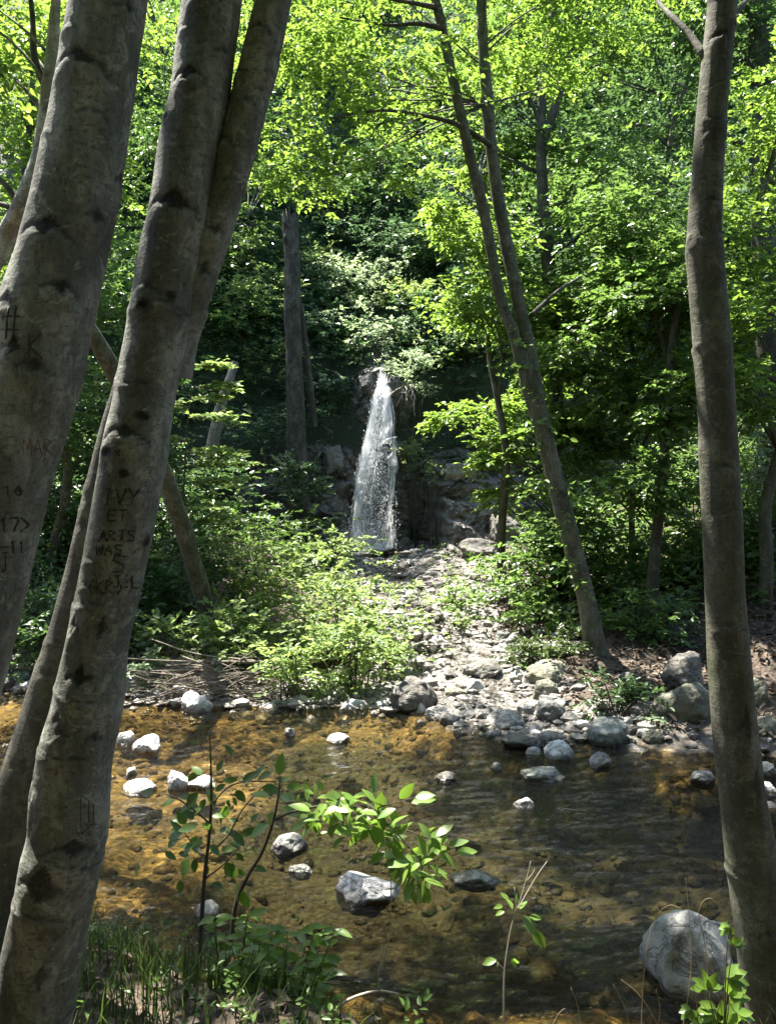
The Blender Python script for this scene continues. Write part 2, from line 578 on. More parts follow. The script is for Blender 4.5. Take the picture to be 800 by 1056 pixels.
def ground_mat():
    m, nt, out = new_mat('forest_ground')
    geo = nd(nt, 'NewGeometry')
    pos = geo.outputs['Position']
    a = nt.nodes.new('ShaderNodeAttribute'); a.attribute_name = 'mark'
    n1 = noise_tex(nt, pos, 3.0, 6, .65)
    n2 = noise_tex(nt, pos, 30, 5, .7)
    vo = nd(nt, 'TexVoronoi'); vo.inputs['Scale'].default_value = 24
    nt.links.new(pos, vo.inputs['Vector'])
    vd = vo.outputs['Distance']
    soil = ramp(nt, n2, [(.3, (.022, .016, .010)), (.52, (.055, .038, .024)), (.7, (.13, .09, .055))])
    bw = nd(nt, 'SeparateColor')
    nt.links.new(vo.outputs['Color'], bw.inputs[0])
    stone = ramp(nt, bw.outputs[0], [(0, (.09, .08, .068)), (.5, (.16, .148, .132)), (1, (.27, .255, .235))])
    stone = mixc(nt, maprange(nt, n1, .42, .62, 0, .85), stone, (.06, .045, .033))
    bed = ramp(nt, bw.outputs[1], [(0, (.075, .053, .023)), (.5, (.205, .143, .058)), (1, (.34, .245, .11))])
    bed = mixc(nt, maprange(nt, noise_tex(nt, pos, 8, 6, .7, .8), .45, .6, 0, .85), bed, (.065, .048, .02))
    bed = mixc(nt, maprange(nt, n2, .55, .75, 0, .5), bed, (.06, .04, .015))
    sep = nd(nt, 'SeparateXYZ'); nt.links.new(pos, sep.inputs[0])
    dry = mixc(nt, maprange(nt, a.outputs['Fac'], .35, .65), soil, stone)
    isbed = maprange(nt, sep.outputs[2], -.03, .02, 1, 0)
    bed = mixc(nt, maprange(nt, mathn(nt, 'ADD', sep.outputs[2], mathn(nt, 'MULTIPLY', n1, .30)), -.06, .035, .96, 0), bed, (.018, .019, .010))  # darker with depth: light absorbed by the water is painted into the bed
    sy = mathn(nt, 'ADD', sep.outputs[2], mathn(nt, 'MULTIPLY', n2, .3))
    dry = mixc(nt, maprange(nt, sy, 2.4, 3.0), dry, mixc(nt, n2, (.012, .022, .010), (.035, .055, .022)))
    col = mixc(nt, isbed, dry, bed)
    pr = nd(nt, 'BsdfPrincipled', Roughness=.85)
    nt.links.new(col, pr.inputs['Base Color'])
    h = mathn(nt, 'SUBTRACT', mathn(nt, 'MULTIPLY', n2, .8), vd)
    nt.links.new(bump(nt, h, .8, .025), pr.inputs['Normal'])
    nt.links.new(pr.outputs[0], out.inputs[0])
    return m


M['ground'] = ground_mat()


def runoff(m):
    """the wet dark track of the water that runs down from the fall"""
    nt = m.node_tree
    pr = [n for n in nt.nodes if n.type == 'BSDF_PRINCIPLED'][0]
    src = pr.inputs['Base Color'].links[0].from_socket
    pos = nd(nt, 'NewGeometry').outputs['Position']
    sp = nd(nt, 'SeparateXYZ'); nt.links.new(pos, sp.inputs[0])
    n = noise_tex(nt, pos, 1.6, 5, .65, .5)
    d = mathn(nt, 'ADD', mathn(nt, 'ADD', sp.outputs[0], mathn(nt, 'MULTIPLY', sp.outputs[1], .131)), mathn(nt, 'MULTIPLY', n, 2.4))
    d = mathn(nt, 'ABSOLUTE', mathn(nt, 'SUBTRACT', d, 1.843 + 1.2))
    far = maprange(nt, sp.outputs[1], 6.9, 7.4, 0, 1)
    w = mathn(nt, 'MULTIPLY', maprange(nt, d, .16, .34, 1, 0), far)
    col = mixc(nt, mathn(nt, 'MULTIPLY', w, .8), src, mixc(nt, 1.0, src, (.30, .28, .25), 'MULTIPLY'))
    nt.links.new(col, pr.inputs['Base Color'])
    rl = pr.inputs['Roughness'].links
    base = rl[0].from_socket if rl else (.85, .85, .85)
    nt.links.new(mixc(nt, w, base, (.12, .12, .12)), pr.inputs['Roughness'])


runoff(M['ground']); runoff(M['gravel'])


def water_mat():
    m, nt, out = new_mat('stream_water')
    pos = nd(nt, 'NewGeometry').outputs['Position']
    w1 = noise_tex(nt, mapping(nt, pos, (.75, 1.7, 1), rot=(0, 0, .25)), 6, 3, .55, .8)
    w2 = noise_tex(nt, mapping(nt, pos, (.7, 1.8, 1), rot=(0, 0, .35)), 26, 4, .65, .6)
    patch = maprange(nt, noise_tex(nt, pos, 1.3, 2), .35, .65, .35, 1.2)
    a = nt.nodes.new('ShaderNodeAttribute'); a.attribute_name = 'mark'
    patch = mathn(nt, 'MULTIPLY', patch, mathn(nt, 'ADD', .8, mathn(nt, 'MULTIPLY', a.outputs['Fac'], 1.6)))
    h = mathn(nt, 'MULTIPLY', mathn(nt, 'ADD', w1, mathn(nt, 'MULTIPLY', w2, .6)), patch)
    nm = bump(nt, h, 1.0, .060)
    fr = nd(nt, 'Fresnel', IOR=1.42)
    nt.links.new(nm, fr.inputs['Normal'])
    tr = nd(nt, 'BsdfTransparent')
    tr.inputs['Color'].default_value = (.77, .71, .50, 1)
    gl = nd(nt, 'BsdfGlossy', Roughness=.018)
    nt.links.new(nm, gl.inputs['Normal'])
    mx = nd(nt, 'MixShader')
    nt.links.new(fr.outputs[0], mx.inputs[0])
    nt.links.new(tr.outputs[0], mx.inputs[1])
    nt.links.new(gl.outputs[0], mx.inputs[2])
    nt.links.new(mx.outputs[0], out.inputs[0])
    return m


M['water'] = water_mat()


def white_water(name, clear=.25):
    m, nt, out = new_mat(name)
    df = nd(nt, 'BsdfDiffuse'); df.inputs['Color'].default_value = (.93, .94, .95, 1)
    tl = nd(nt, 'BsdfTranslucent'); tl.inputs['Color'].default_value = (.93, .94, .95, 1)
    m1 = nd(nt, 'MixShader'); m1.inputs[0].default_value = .62
    nt.links.new(df.outputs[0], m1.inputs[1]); nt.links.new(tl.outputs[0], m1.inputs[2])
    tr = nd(nt, 'BsdfTransparent')
    m2 = nd(nt, 'MixShader'); m2.inputs[0].default_value = clear
    nt.links.new(m1.outputs[0], m2.inputs[1]); nt.links.new(tr.outputs[0], m2.inputs[2])
    nt.links.new(m2.outputs[0], out.inputs[0])
    return m


def veil_mat():
    m, nt, out = new_mat('falling_veil')
    tc = nd(nt, 'TexCoord').outputs['Object']
    n1 = noise_tex(nt, mapping(nt, tc, (14, 3, .9)), 3.2, 5, .65)
    n2 = noise_tex(nt, mapping(nt, tc, (22, 6, 6)), 4.5, 4, .7)
    a = nt.nodes.new('ShaderNodeAttribute'); a.attribute_name = 'mark'
    f = mathn(nt, 'ADD', mathn(nt, 'ADD', n1, mathn(nt, 'MULTIPLY', n2, .6)), mathn(nt, 'MULTIPLY', a.outputs['Fac'], .6))
    cov = maprange(nt, f, 1.0, 1.42, 0, .95)
    df = nd(nt, 'BsdfDiffuse'); df.inputs['Color'].default_value = (.95, .96, .97, 1)
    tl = nd(nt, 'BsdfTranslucent'); tl.inputs['Color'].default_value = (.95, .96, .97, 1)
    m1 = nd(nt, 'MixShader'); m1.inputs[0].default_value = .65
    nt.links.new(df.outputs[0], m1.inputs[1]); nt.links.new(tl.outputs[0], m1.inputs[2])
    tr = nd(nt, 'BsdfTransparent')
    m2 = nd(nt, 'MixShader')
    nt.links.new(cov, m2.inputs[0])
    nt.links.new(tr.outputs[0], m2.inputs[1]); nt.links.new(m1.outputs[0], m2.inputs[2])
    nt.links.new(m2.outputs[0], out.inputs[0])
    return m


M['veil'] = veil_mat()
M['fall'] = white_water('falling_water', .45)
M['fall_core'] = white_water('falling_water_core', .22)
M['drops'] = white_water('water_drops', .1)


def plain(name, col, rough=.8):
    m, nt, out = new_mat(name)
    tc = nd(nt, 'TexCoord').outputs['Object']
    n = noise_tex(nt, tc, 60, 3)
    pr = nd(nt, 'BsdfPrincipled', Roughness=rough)
    nt.links.new(ramp(nt, n, [(.3, tuple(c * .7 for c in col)), (.7, col)]), pr.inputs['Base Color'])
    nt.links.new(pr.outputs[0], out.inputs[0])
    return m


M['carved'] = plain('carved_groove', (.026, .023, .017))
M['red_mark'] = plain('reddish_scratch', (.13, .06, .032))
M['stem_dark'] = plain('dark_stem', (.05, .035, .02))
M['stem_green'] = plain('green_stem', (.09, .10, .03))
M['stem_pale'] = plain('pale_stem', (.42, .37, .28))


# ------------------------------------------------------------------ terrain, stream
def axis(*segs):
    out = []
    for a, b, s in segs:
        out.append(np.arange(a, b - s * .3, s))
    out.append([segs[-1][1]])
    return np.concatenate(out)


def grid_mesh(xs, ys):
    X, Y = np.meshgrid(xs, ys)
    ny, nx = X.shape
    i, j = np.meshgrid(np.arange(ny - 1), np.arange(nx - 1), indexing='ij')
    Q = np.stack([i * nx + j, i * nx + j + 1, (i + 1) * nx + j + 1, (i + 1) * nx + j], -1).reshape(-1, 4)
    return X, Y, Q


def fan_mask(x, y):
    """stony wash below the fall, and the strip of stones along the far shore"""
    far = np.interp(x, FAR_X, FAR_Y)
    u = y - far
    cx = np.interp(y, [7, 9, 11, 13, 16, 17], [.40, .62, .62, .48, .12, -.2])
    hw = np.interp(y, [7, 9, 11, 13, 16, 17], [1.2, 1.0, 1.05, 1.15, 1.1, .6])
    n = .35 * fbm(xyz(x * 1.5, y * 1.5), 3, 77)
    fan = sstep(1.25, .75, np.abs(x - cx) / hw + n) * (y > far - .3) * (y < 17)
    shore = sstep(.95, .35, u + n * .8) * sstep(-.5, 0, u) * (1 - .55 * sstep(1.2, 2.6, x))
    near = np.interp(x, NEAR_X, NEAR_Y)
    return np.maximum(np.maximum(fan, shore), .6 * sstep(-.25, 0, y - near) * (y < near + .3))


xs = axis((-40, -7, .7), (-7, 7, .07), (7, 40, .7))
ys = axis((-12, 2, .3), (2, 17.4, .07), (17.4, 60, .4))
X, Y, Q = grid_mesh(xs, ys)
Z = hz(X, Y)
Z += np.where((Y < 17) & (np.abs(X) < 7), .018 * fbm(xyz(X * 9, Y * 9), 3, 51), 0)
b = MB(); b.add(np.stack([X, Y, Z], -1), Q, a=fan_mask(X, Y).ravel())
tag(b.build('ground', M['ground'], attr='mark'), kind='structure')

# water: a rippled sheet; the banks rise through it
xs = axis((-9, 9, .035)); ys = axis((2.2, 9, .03))
X, Y, Q = grid_mesh(xs, ys)
fl = np.stack([X * .9 + Y * .35, Y * 2.0 - X * .5, np.zeros_like(X)], -1)
rif = .4 + .9 * sstep(.1, .6, fbm(xyz(X * .7, Y * .9), 2, 91) + 1.5 * np.exp(-((X + 1.0) ** 2 / .6 + (Y - 3.8) ** 2 / .12)) + .8 * np.exp(-((X - 1.6) ** 2 / .3 + (Y - 4.9) ** 2 / .2)) + .7 * np.exp(-((X - .1) ** 2 / .6 + (Y - 4.1) ** 2 / .35))
                        + .7 * np.exp(-((X + 1.5) ** 2 / 1.2 + (Y - 7.1) ** 2 / .08)))
Z = rif * (.017 * vnoise(fl * 2.6, 61) + .011 * vnoise(fl * 6.5, 62) + .0042 * vnoise(fl * 15, 63))
b = MB(); b.add(np.stack([X, Y, Z], -1), Q, a=np.clip((rif - .75) / .55, 0, 1).ravel())
tag(b.build('stream_water', M['water'], attr='mark'), kind='structure')


# ------------------------------------------------------------------ stones
def ico(sub):
    import bmesh
    bm = bmesh.new()
    bmesh.ops.create_icosphere(bm, subdivisions=sub, radius=1)
    bm.verts.ensure_lookup_table()
    V = np.array([v.co[:] for v in bm.verts])
    T = np.array([[v.index for v in f.verts] for f in bm.faces])
    bm.free()
    return V, T


ICO = {k: ico(k) for k in (1, 2, 3, 5)}


def boulder(rng, size, cuts=9, rough=.06, sub=5, soft=.06, block=False):
    V, T = ICO[sub]
    V = V.copy()
    if block:
        Rm, _ = np.linalg.qr(np.eye(3) + rng.normal(0, .22, (3, 3)))
        V = V @ Rm; V = np.clip(V * 1.05, -.62, .62) @ Rm.T; V = V / np.abs(V).max()
    for k in range(cuts):
        n = unit(rng.normal(0, 1, 3) * np.array([1, 1, 1.1]))
        d = rng.uniform(.55, .9)
        t = V @ n - d
        V = V - np.where(t > 0, t * (1 - soft * 2), 0)[:, None] * n
    V /= np.abs(V).max(0)
    s = rng.uniform(0, 90)
    nn = unit(V)
    V = V + nn * (-.05 * sstep(.12, 0, np.abs(fbm(V * 1.9 + s + 7, 3, 9))) + rough * 1.6 * fbm(V * 1.4 + s, 3, 5) + rough * .55 * fbm(V * 5 + s, 3, 6) + .012 * fbm(V * 16 + s, 2, 7))[:, None]
    return V * np.asarray(size) * .5, T


def scatter_stones(name, pts, sizes, mat, label, seed, sub=1, flat=.6):
    rng = np.random.default_rng(seed)
    protos = []
    for k in range(12):
        V, T = boulder(rng, (2, 2, 2), 7, .08, sub, .03)
        protos.append((V, T))
    b = MB()
    pick = rng.integers(0, 12, len(pts))
    for k in range(12):
        ii = np.where(pick == k)[0]
        if not len(ii): continue
        V, T = protos[k]
        a = rng.uniform(0, 6.28, len(ii)); c, s = np.cos(a), np.sin(a)
        sc = sizes[ii][:, None] * np.stack([rng.uniform(.8, 1.3, len(ii)), rng.uniform(.65, 1.0, len(ii)), rng.uniform(.5, .95, len(ii)) * flat / .6], -1)
        W = V[None] * sc[:, None] * .5
        W = np.stack([W[..., 0] * c[:, None] - W[..., 1] * s[:, None], W[..., 0] * s[:, None] + W[..., 1] * c[:, None], W[..., 2]], -1)
        W = W + pts[ii][:, None]
        F = np.arange(len(ii))[:, None, None] * len(V) + T[None]
        b.add(W.reshape(-1, 3), None, F.reshape(-1, 3))
    o = b.build(name, mat, smooth=sub > 1)
    return tag(o, label, name.replace('_', ' '), kind='stuff')


rng = np.random.default_rng(4)
n = 70000
x = rng.uniform(-4.5, 5.5, n); y = rng.uniform(5.4, 16.6, n)
keep = rng.random(n) < fan_mask(x, y) * (.18 + .82 * sstep(-.35, .25, fbm(xyz(x * 1.3, y * 1.3), 3, 8)))
x, y = x[keep], y[keep]
sz = .014 + .17 * rng.random(len(x)) ** 12 + .06 * rng.random(len(x)) ** 4 + .022 * rng.random(len(x))
P = np.stack([x, y, hz(x, y) + sz * .08], -1)
scatter_stones('gravel', P, sz, M['gravel'], 'pale grey gravel and cobbles of the wash below the fall and along the far shore', 5)
n = 13000
x = rng.uniform(-3.5, 4.0, n); y = rng.uniform(2.7, 7.4, n)
keep = (hz(x, y) < .0) & (rng.random(n) < .35 + .65 * (vnoise(xyz(x * 1.3, y * 1.3), 9) > -.1))
x, y = x[keep], y[keep]
sz = .012 + .10 * rng.random(len(x)) ** 5 + .02 * rng.random(len(x))
z = hz(x, y)
P = np.stack([x, y, np.minimum(z + sz * .02, -.03 - sz * .3)], -1)
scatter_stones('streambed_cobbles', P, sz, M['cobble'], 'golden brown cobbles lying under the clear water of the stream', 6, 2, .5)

# (centre px, centre py, width px, height px, where, material, label)
ROCKS = [
    (200, 725, 34, 28, 'b', 'rock_pale', 'pale two-toned boulder resting against the heap of dead twigs'),
    (150, 768, 30, 19, 'w', 'rock_pale', 'bright white rounded rock close to the carved trunk on the left shore'),
    (129, 761, 18, 16, 'w', 'rock_pale', 'white rock half hidden behind the carved trunk'),
    (142, 811, 44, 17, 'w', 'rock_pale', 'long flat white rock in golden water beside the carved trunk'),
    (134, 795, 13, 10, 'w', 'rock_pale', 'small pale stone above the long flat white rock in the left stream'),
    (183, 805, 23, 20, 'w', 'rock_pale', 'upright white rock behind the dark sapling, left of a pair'),
    (204, 807, 30, 15, 'w', 'rock_pale', 'low white rock behind the dark sapling, right of a pair'),
    (297, 870, 34, 22, 'w', 'rock_grey', 'grey rock under the bent leafy branch, upstream of a wedge rock'),
    (310, 896, 25, 11, 'w', 'rock_blue', 'smooth bluish stone barely breaking the ripples beside the wedge rock'),
    (379, 915, 68, 38, 'w', 'rock_pale', 'large smooth grey wedge rock below the bright leafy branch in midstream'),
    (490, 905, 46, 18, 'w', 'rock_blue', 'low grey slab in the stream at the tip of the bright leafy branch'),
    (348, 761, 24, 10, 'w', 'rock_pale', 'small white rock alone in the open water near the far shore'),
    (299, 754, 11, 10, 'w', 'rock_grey', 'tiny dark stone with a lit cap in the olive shallows'),
    (463, 801, 30, 11, 'w', 'rock_dark', 'dark pointed stone with a lit crest alone in mid stream'),
    (541, 828, 21, 11, 'w', 'rock_pale', 'small pale stone low in dark water in the middle of the stream'),
    (563, 798, 47, 16, 'w', 'rock_blue', 'flat bluish green slab lying awash near the right riffle'),
    (578, 774, 30, 20, 'w', 'rock_pale', 'wedge-shaped rock with a white sunlit face beside the flat bluish slab'),
    (620, 784, 24, 16, 'w', 'rock_grey', 'small rounded grey rock standing in shaded water right of the white wedge'),
    (513, 790, 13, 7, 'w', 'rock_grey', 'tiny flat stone awash left of the flat bluish slab'),
    (540, 762, 46, 17, 's', 'rock_dark', 'dark flat rock at the edge of the wash'),
    (552, 774, 18, 9, 'w', 'rock_pale', 'little pale stone between the dark flat rock and the white wedge'),
    (632, 753, 42, 28, 's', 'rock_blue', 'bluish grey rock with white streak at the shaded right shore'),
    (675, 759, 22, 13, 's', 'rock_olive', 'small rounded stone on the shaded shore below the olive boulder'),
    (709, 722, 58, 47, 'b', 'rock_olive', 'big rounded olive boulder beside the slim right trunk'),
    (714, 693, 52, 42, 'b', 'rock_dark', 'dark boulder standing just behind the big olive boulder'),
    (729, 801, 28, 15, 'w', 'rock_grey', 'pointed grey rock in water touching the slim right trunk'),
    (782, 714, 26, 28, 'b', 'rock_olive', 'rounded boulder in shade beyond the right trunk, highest on the bank'),
    (795, 752, 34, 28, 's', 'rock_olive', 'smooth olive boulder cut by the frame beyond the right trunk'),
    (793, 795, 20, 18, 'w', 'rock_grey', 'grey rock in the stream right of the slim trunk'),
    (793, 812, 24, 13, 'w', 'rock_pale', 'white sunlit rock in the stream right of the slim trunk'),
    (795, 832, 22, 9, 'w', 'rock_grey', 'low grey rock awash below the white one right of the slim trunk'),
    (570, 692, 44, 24, 'b', 'rock_olive', 'rounded yellowish boulder on the bank left of the leaning twin tree'),
    (561, 710, 30, 20, 'b', 'rock_olive', 'mossy stone just below the rounded yellowish boulder'),
    (568, 731, 36, 26, 'b', 'rock_grey', 'grey speckled boulder under the mossy stone on the right of the wash'),
    (523, 742, 42, 22, 'b', 'rock_grey', 'low grey boulder at the foot of the stony wash'),
    (545, 728, 22, 16, 'b', 'rock_grey', 'small grey stone between two low boulders at the foot of the wash'),
    (501, 690, 36, 18, 'b', 'rock_dark', 'dark stone with a pale cap in the middle of the wash'),
    (423, 716, 54, 38, 'b', 'rock_dark', 'large dark boulder with a sunlit flat top at the foot of the wash'),
    (393, 697, 22, 15, 'b', 'rock_dark', 'dark stone under the sunlit bush, upslope of the large dark boulder'),
    (453, 736, 30, 16, 'b', 'rock_grey', 'grey stone to the right of the large dark boulder at the waterline'),
    (432, 729, 20, 14, 'b', 'rock_pale', 'pale stone leaning on the front of the large dark boulder'),
    (471, 713, 24, 11, 'b', 'gravel', 'brownish flat stone in the wash right of the large dark boulder'),
    (488, 706, 20, 12, 'b', 'rock_pale', 'small white stone beside the trickle of water in the wash'),
    (365, 730, 32, 18, 'b', 'rock_pale', 'pale rock on the far shore below the sunlit bush'),
    (333, 737, 24, 13, 'b', 'rock_grey', 'flat grey stone on the far shore left of the pale rock'),
    (272, 732, 28, 15, 'b', 'rock_pale', 'largest white stone of the row on the far left shore'),
    (240, 738, 17, 11, 'b', 'rock_pale', 'white stone at the left end of the row on the far shore'),
    (255, 737, 15, 11, 'b', 'rock_pale', 'small white stone in the row between its left end and the largest'),
    (301, 738, 20, 10, 'b', 'rock_pale', 'low white stone at the right end of the far shore row'),
    (215, 938, 32, 18, 'w', 'rock_grey', 'pinkish flat rock in the riffle behind the dark sapling stem'),
    (6, 777, 14, 20, 'b', 'rock_pale', 'pale rock at the left frame edge between two trunks'),
    (650, 700, 24, 14, 'b', 'rock_dark', 'dark stone among ferns at the foot of the twin tree'),
    (664, 733, 26, 18, 'b', 'rock_dark', 'dark green stone left of the big olive boulder'),
    (600, 745, 18, 10, 's', 'rock_pale', 'small pale stone on the shore left of the streaked bluish rock'),
    (650, 752, 18, 12, 's', 'rock_dark', 'dark stone wedged right behind the streaked bluish rock'),
    (445, 551, 44, 18, 'b', 'rock_dark', 'dark wet boulder with pale rim just right of the fall basin'),
    (500, 563, 50, 20, 'b', 'rock_dark', 'long dark ledge stone at the foot of the rock outcrop'),
    (418, 560, 22, 10, 'b', 'rock_dark', 'small wet stone where the fall lands'),
    (372, 572, 24, 9, 'b', 'rock_grey', 'grey wet stone left of the spot where the fall lands'),
    (468, 592, 26, 10, 'b', 'gravel', 'brown slab stone in the upper wash under the outcrop'),
    (520, 655, 22, 12, 'b', 'rock_grey', 'grey stone at the shaded right edge of the wash'),
    (452, 660, 18, 10, 'b', 'rock_pale', 'sunlit white stone in the left half of the wash above the boulders'),
    (425, 612, 20, 9, 'b', 'rock_pale', 'pale stone beside the bush half way up the wash'),
]
rng = np.random.default_rng(21)
for (px, py, w, h, wh, mk, lab) in ROCKS:
    base_py = py + h * .46
    p = wp(px, base_py) if wh == 'w' else (wp(px, base_py, .03) if wh == 's' else gp(px, base_py))
    dist = p[1]
    sw = w / FPX * dist
    dep = sw * rng.uniform(.75, 1.0)
    tilt = math.atan2(CAM_Z - p[2], p[1])
    hgt = max(.2 * sw, .035, (h / FPX * dist - .6 * dep * math.sin(tilt)) / math.cos(tilt))
    # the rock goes on below the waterline or the soil
    sub = hgt * (.55 if wh != 'b' else .35) + .03
    ctr = np.array([p[0], p[1] + dep * .38, p[2] + (hgt - sub) / 2])
    V, T = boulder(rng, (sw * 1.04, dep, hgt + sub), int(rng.integers(6, 11)) if mk != 'rock_olive' else 3, .07, 5, .04)
    a = rng.uniform(-.25, .25)
    c, s = math.cos(a), math.sin(a)
    V = np.stack([V[:, 0] * c - V[:, 1] * s, V[:, 0] * s + V[:, 1] * c, V[:, 2]], -1)
    b = MB(); b.add(V + ctr, None, T)
    if mk == 'gravel': mk = 'rock_olive'
    o = b.build('rock' if w < 40 else 'boulder', M[mk], origin=(ctr[0], ctr[1], p[2]))
    grp = 'stones in the stream' if wh == 'w' else ('stones at the waterline' if wh == 's' else 'stones on the far bank')
    tag(o, lab, 'rock' if w < 40 else 'boulder', grp)

# the big near boulder: a blunt cone leaning left with a hollow in its face
p = wp(712, 1030)
rng = np.random.default_rng(8)
V, T = ICO[5]
V = V.copy()
for n_, d_ in (((-.75, -.35, .55), .62), ((.55, -.45, .7), .60), ((-.2, -.85, .35), .62), ((.9, -.2, .2), .78), ((-.9, -.3, -.2), .74), ((.25, .6, .75), .62), ((-.45, .5, .7), .62), ((.1, -.7, .75), .72)):
    n_ = unit(np.array(n_)); t = V @ n_ - d_
    V = V - np.where(t > 0, t * .93, 0)[:, None] * n_
V /= np.abs(V).max(0)
V += unit(V) * (.09 * fbm(V * 1.7 + 3, 3, 5) + .03 * fbm(V * 6, 3, 6) + .012 * fbm(V * 18, 2, 7))[:, None]
hol = np.exp(-(((V[:, 0] + .42) / .17) ** 2 + ((V[:, 2] - .05) / .13) ** 2)) * (V[:, 1] < 0)
V[:, 1] += .14 * hol
S_ = np.array([.36, .36, .44]) * .5 * 1.0
V[:, 2] = np.where(V[:, 2] > .55, .55 + (V[:, 2] - .55) * .55, V[:, 2])
V = V * S_ * np.array([1.02, 1, 1.12])
ctr = np.array([p[0] + .035, p[1] + .14, .10])
b = MB(); b.add(V + ctr, None, T)
tag(b.build('boulder', M['rock_near'], origin=(ctr[0], ctr[1], 0)), 'large pitted grey boulder with a peaked top beside the slim right trunk, nearest of all', 'boulder')

# ------------------------------------------------------------------ rock face behind the fall
def terraces(z, k, n):
    """broken ledges: nearly upright steps with flat tops"""
    q = (z + n) / k
    f = q - np.floor(q)
    return (np.floor(q) + sstep(.72, 1.0, f)) * k - n


def cliff_y(x, z):
    """distance of the rock face: a hollow behind the fall, a stepped buttress on its right, splintered ribs on its left"""
    x, z = np.broadcast_arrays(np.asarray(x, float), np.asarray(z, float))
    n1 = .22 * vnoise(xyz(x * 2.1, z * .7), 46) + .12 * vnoise(xyz(x * 5, z * 1.2), 47)
    r = sstep(.62, 1.05, x + .15 * vnoise(xyz(z * 2, 1.0), 48)) * sstep(3.6, 2.4, x)
    out = r * 2.35 * np.clip(1 - terraces(z + .35 * np.maximum(x - 1.4, 0), .42, n1) / 2.75, 0, 1.1)
    l = sstep(-.62, -.95, x + .12 * vnoise(xyz(z * 3, 2.0), 49)) * sstep(-4.8, -3, x)
    out = out + l * .95 * np.clip(1 - terraces(z, .36, n1 * 1.3) / 2.9, 0, 1.1)
    out = out + 1.0 * np.exp(-((x - .22) ** 2 / .03 + (z - 2.62) ** 2 / .02))
    out = out + .8 * np.exp(-((x + .1) / .42) ** 2) * sstep(2.9, 3.7, z)
    out = out + .22 * np.clip(2.2 - terraces(z, .55, n1), -1, 1)
    y = 16.75 - out - .10 * np.maximum(1.4 - z, 0)
    return y


xs = np.linspace(-5.2, 5.2, 420); zs = np.linspace(-.2, 4.45, 230)
X, Zg = np.meshgrid(xs, zs)
Yg = cliff_y(X, Zg)
q = np.stack([X * 1.6, Zg * 2.1, np.zeros_like(X)], -1)
crack = np.abs(fbm(np.stack([X * 2.2, Zg * 2.6, Yg * 0], -1), 2, 41))
Yg = Yg + .10 * sstep(.10, .0, crack) + .10 * fbm(q * 1.6, 4, 42) + .07 * np.abs(fbm(q * 5, 3, 43)) + .03 * fbm(q * 16, 3, 40)
Yg = Yg + sstep(4.1, 4.45, Zg) * (.7 + .9 * np.exp(-((X + .1) / .5) ** 2))
Zg2 = Zg + .05 * fbm(q * 2.2 + 5, 3, 44) + .35 * vnoise(xyz(X * .9, 3.3), 45) * sstep(2.5, 4.4, Zg) - 1.2 * sstep(1.6, 4.6, np.abs(X)) * sstep(1.0, 4.4, Zg) * 0.3
ny, nx = X.shape
i, j = np.meshgrid(np.arange(ny - 1), np.arange(nx - 1), indexing='ij')
Q = np.stack([i * nx + j, i * nx + j + 1, (i + 1) * nx + j + 1, (i + 1) * nx + j], -1).reshape(-1, 4)
b = MB(); b.add(np.stack([X, Yg, Zg2], -1), Q)
tag(b.build('rock_face', M['cliff']), kind='structure')

# blocks of the buttress right of the fall
rng = np.random.default_rng(33)
BLK = [(474, 486, 15.75, 28, 16, 'rock_grey', 'highest sunlit block of the buttress under the maple sprays'),
       (528, 548, 15.1, 40, 30, 'rock_dark', 'dark block at the shaded right end of the buttress'),
       (379, 399, 16.05, 16, 22, 'rock_dark', 'dark wet lip stone holding the top of the fall on its left'),
       (405, 400, 16.0, 16, 20, 'rock_dark', 'dark wet lip stone under the rounded bush, right of the top of the fall'),
       (344, 474, 16.25, 18, 26, 'rock_grey', 'jagged splintered rock lit on its edges left of the fall'),
       (404, 474, 15.5, 10, 14, 'rock_pale', 'splashed white rock that splits the fall')]
for (px, py, Y_, w, h, mk, lab) in BLK:
    c_ = at(px, py, Y_)
    V, T = boulder(rng, (w / FPX * Y_ * 1.1, w / FPX * Y_ * .9, h / FPX * Y_ * 1.15), 7, .11, 5, .02, True)
    b = MB(); b.add(V + c_, None, T)
    tag(b.build('rock', M[mk], origin=c_), lab, 'rock', 'blocks of the rock face')

# ------------------------------------------------------------------ waterfall
rng = np.random.default_rng(12)
fall = thing('waterfall', 'narrow white waterfall dropping in two strands down the dark rock face', 'waterfall', at(375, 568, 15.2))


def strands(pxs, pys, Ys, hw, count, r, seg=(.25, .8)):
    """falling threads of water between a lip and a landing place"""
    b = MB()
    ctr = np.array([at(a, c, d) for a, c, d in zip(pxs, pys, Ys)])
    w = np.array(hw) / FPX * 16.2
    tt = np.linspace(0, 1, len(ctr))
    for k in range(count):
        o = np.clip(rng.normal(0, .48), -1.15, 1.15)
        t0 = rng.uniform(-.1, .9); t1 = min(1.0, t0 + rng.uniform(*seg)); t0 = max(t0, 0)
        m = max(8, int((t1 - t0) * 90))
        t = np.linspace(t0, t1, m)
        P = np.stack([np.interp(t, tt, ctr[:, q]) for q in range(3)], -1)
        ww = np.interp(t, tt, w)
        P[:, 0] += o * ww + .004 * np.cumsum(rng.normal(0, .5, m))
        P[:, 1] += rng.normal(0, .03) - .06 * t * rng.random()
        rr = r * rng.uniform(.4, 1.5) * np.sin(np.linspace(.15, math.pi - .1, m)) ** .6 * (.45 + 1.3 * rng.random(m) ** 2)
        V, Q, T = tube(P, rr, 4)
        b.add(V, Q, T)
    return b


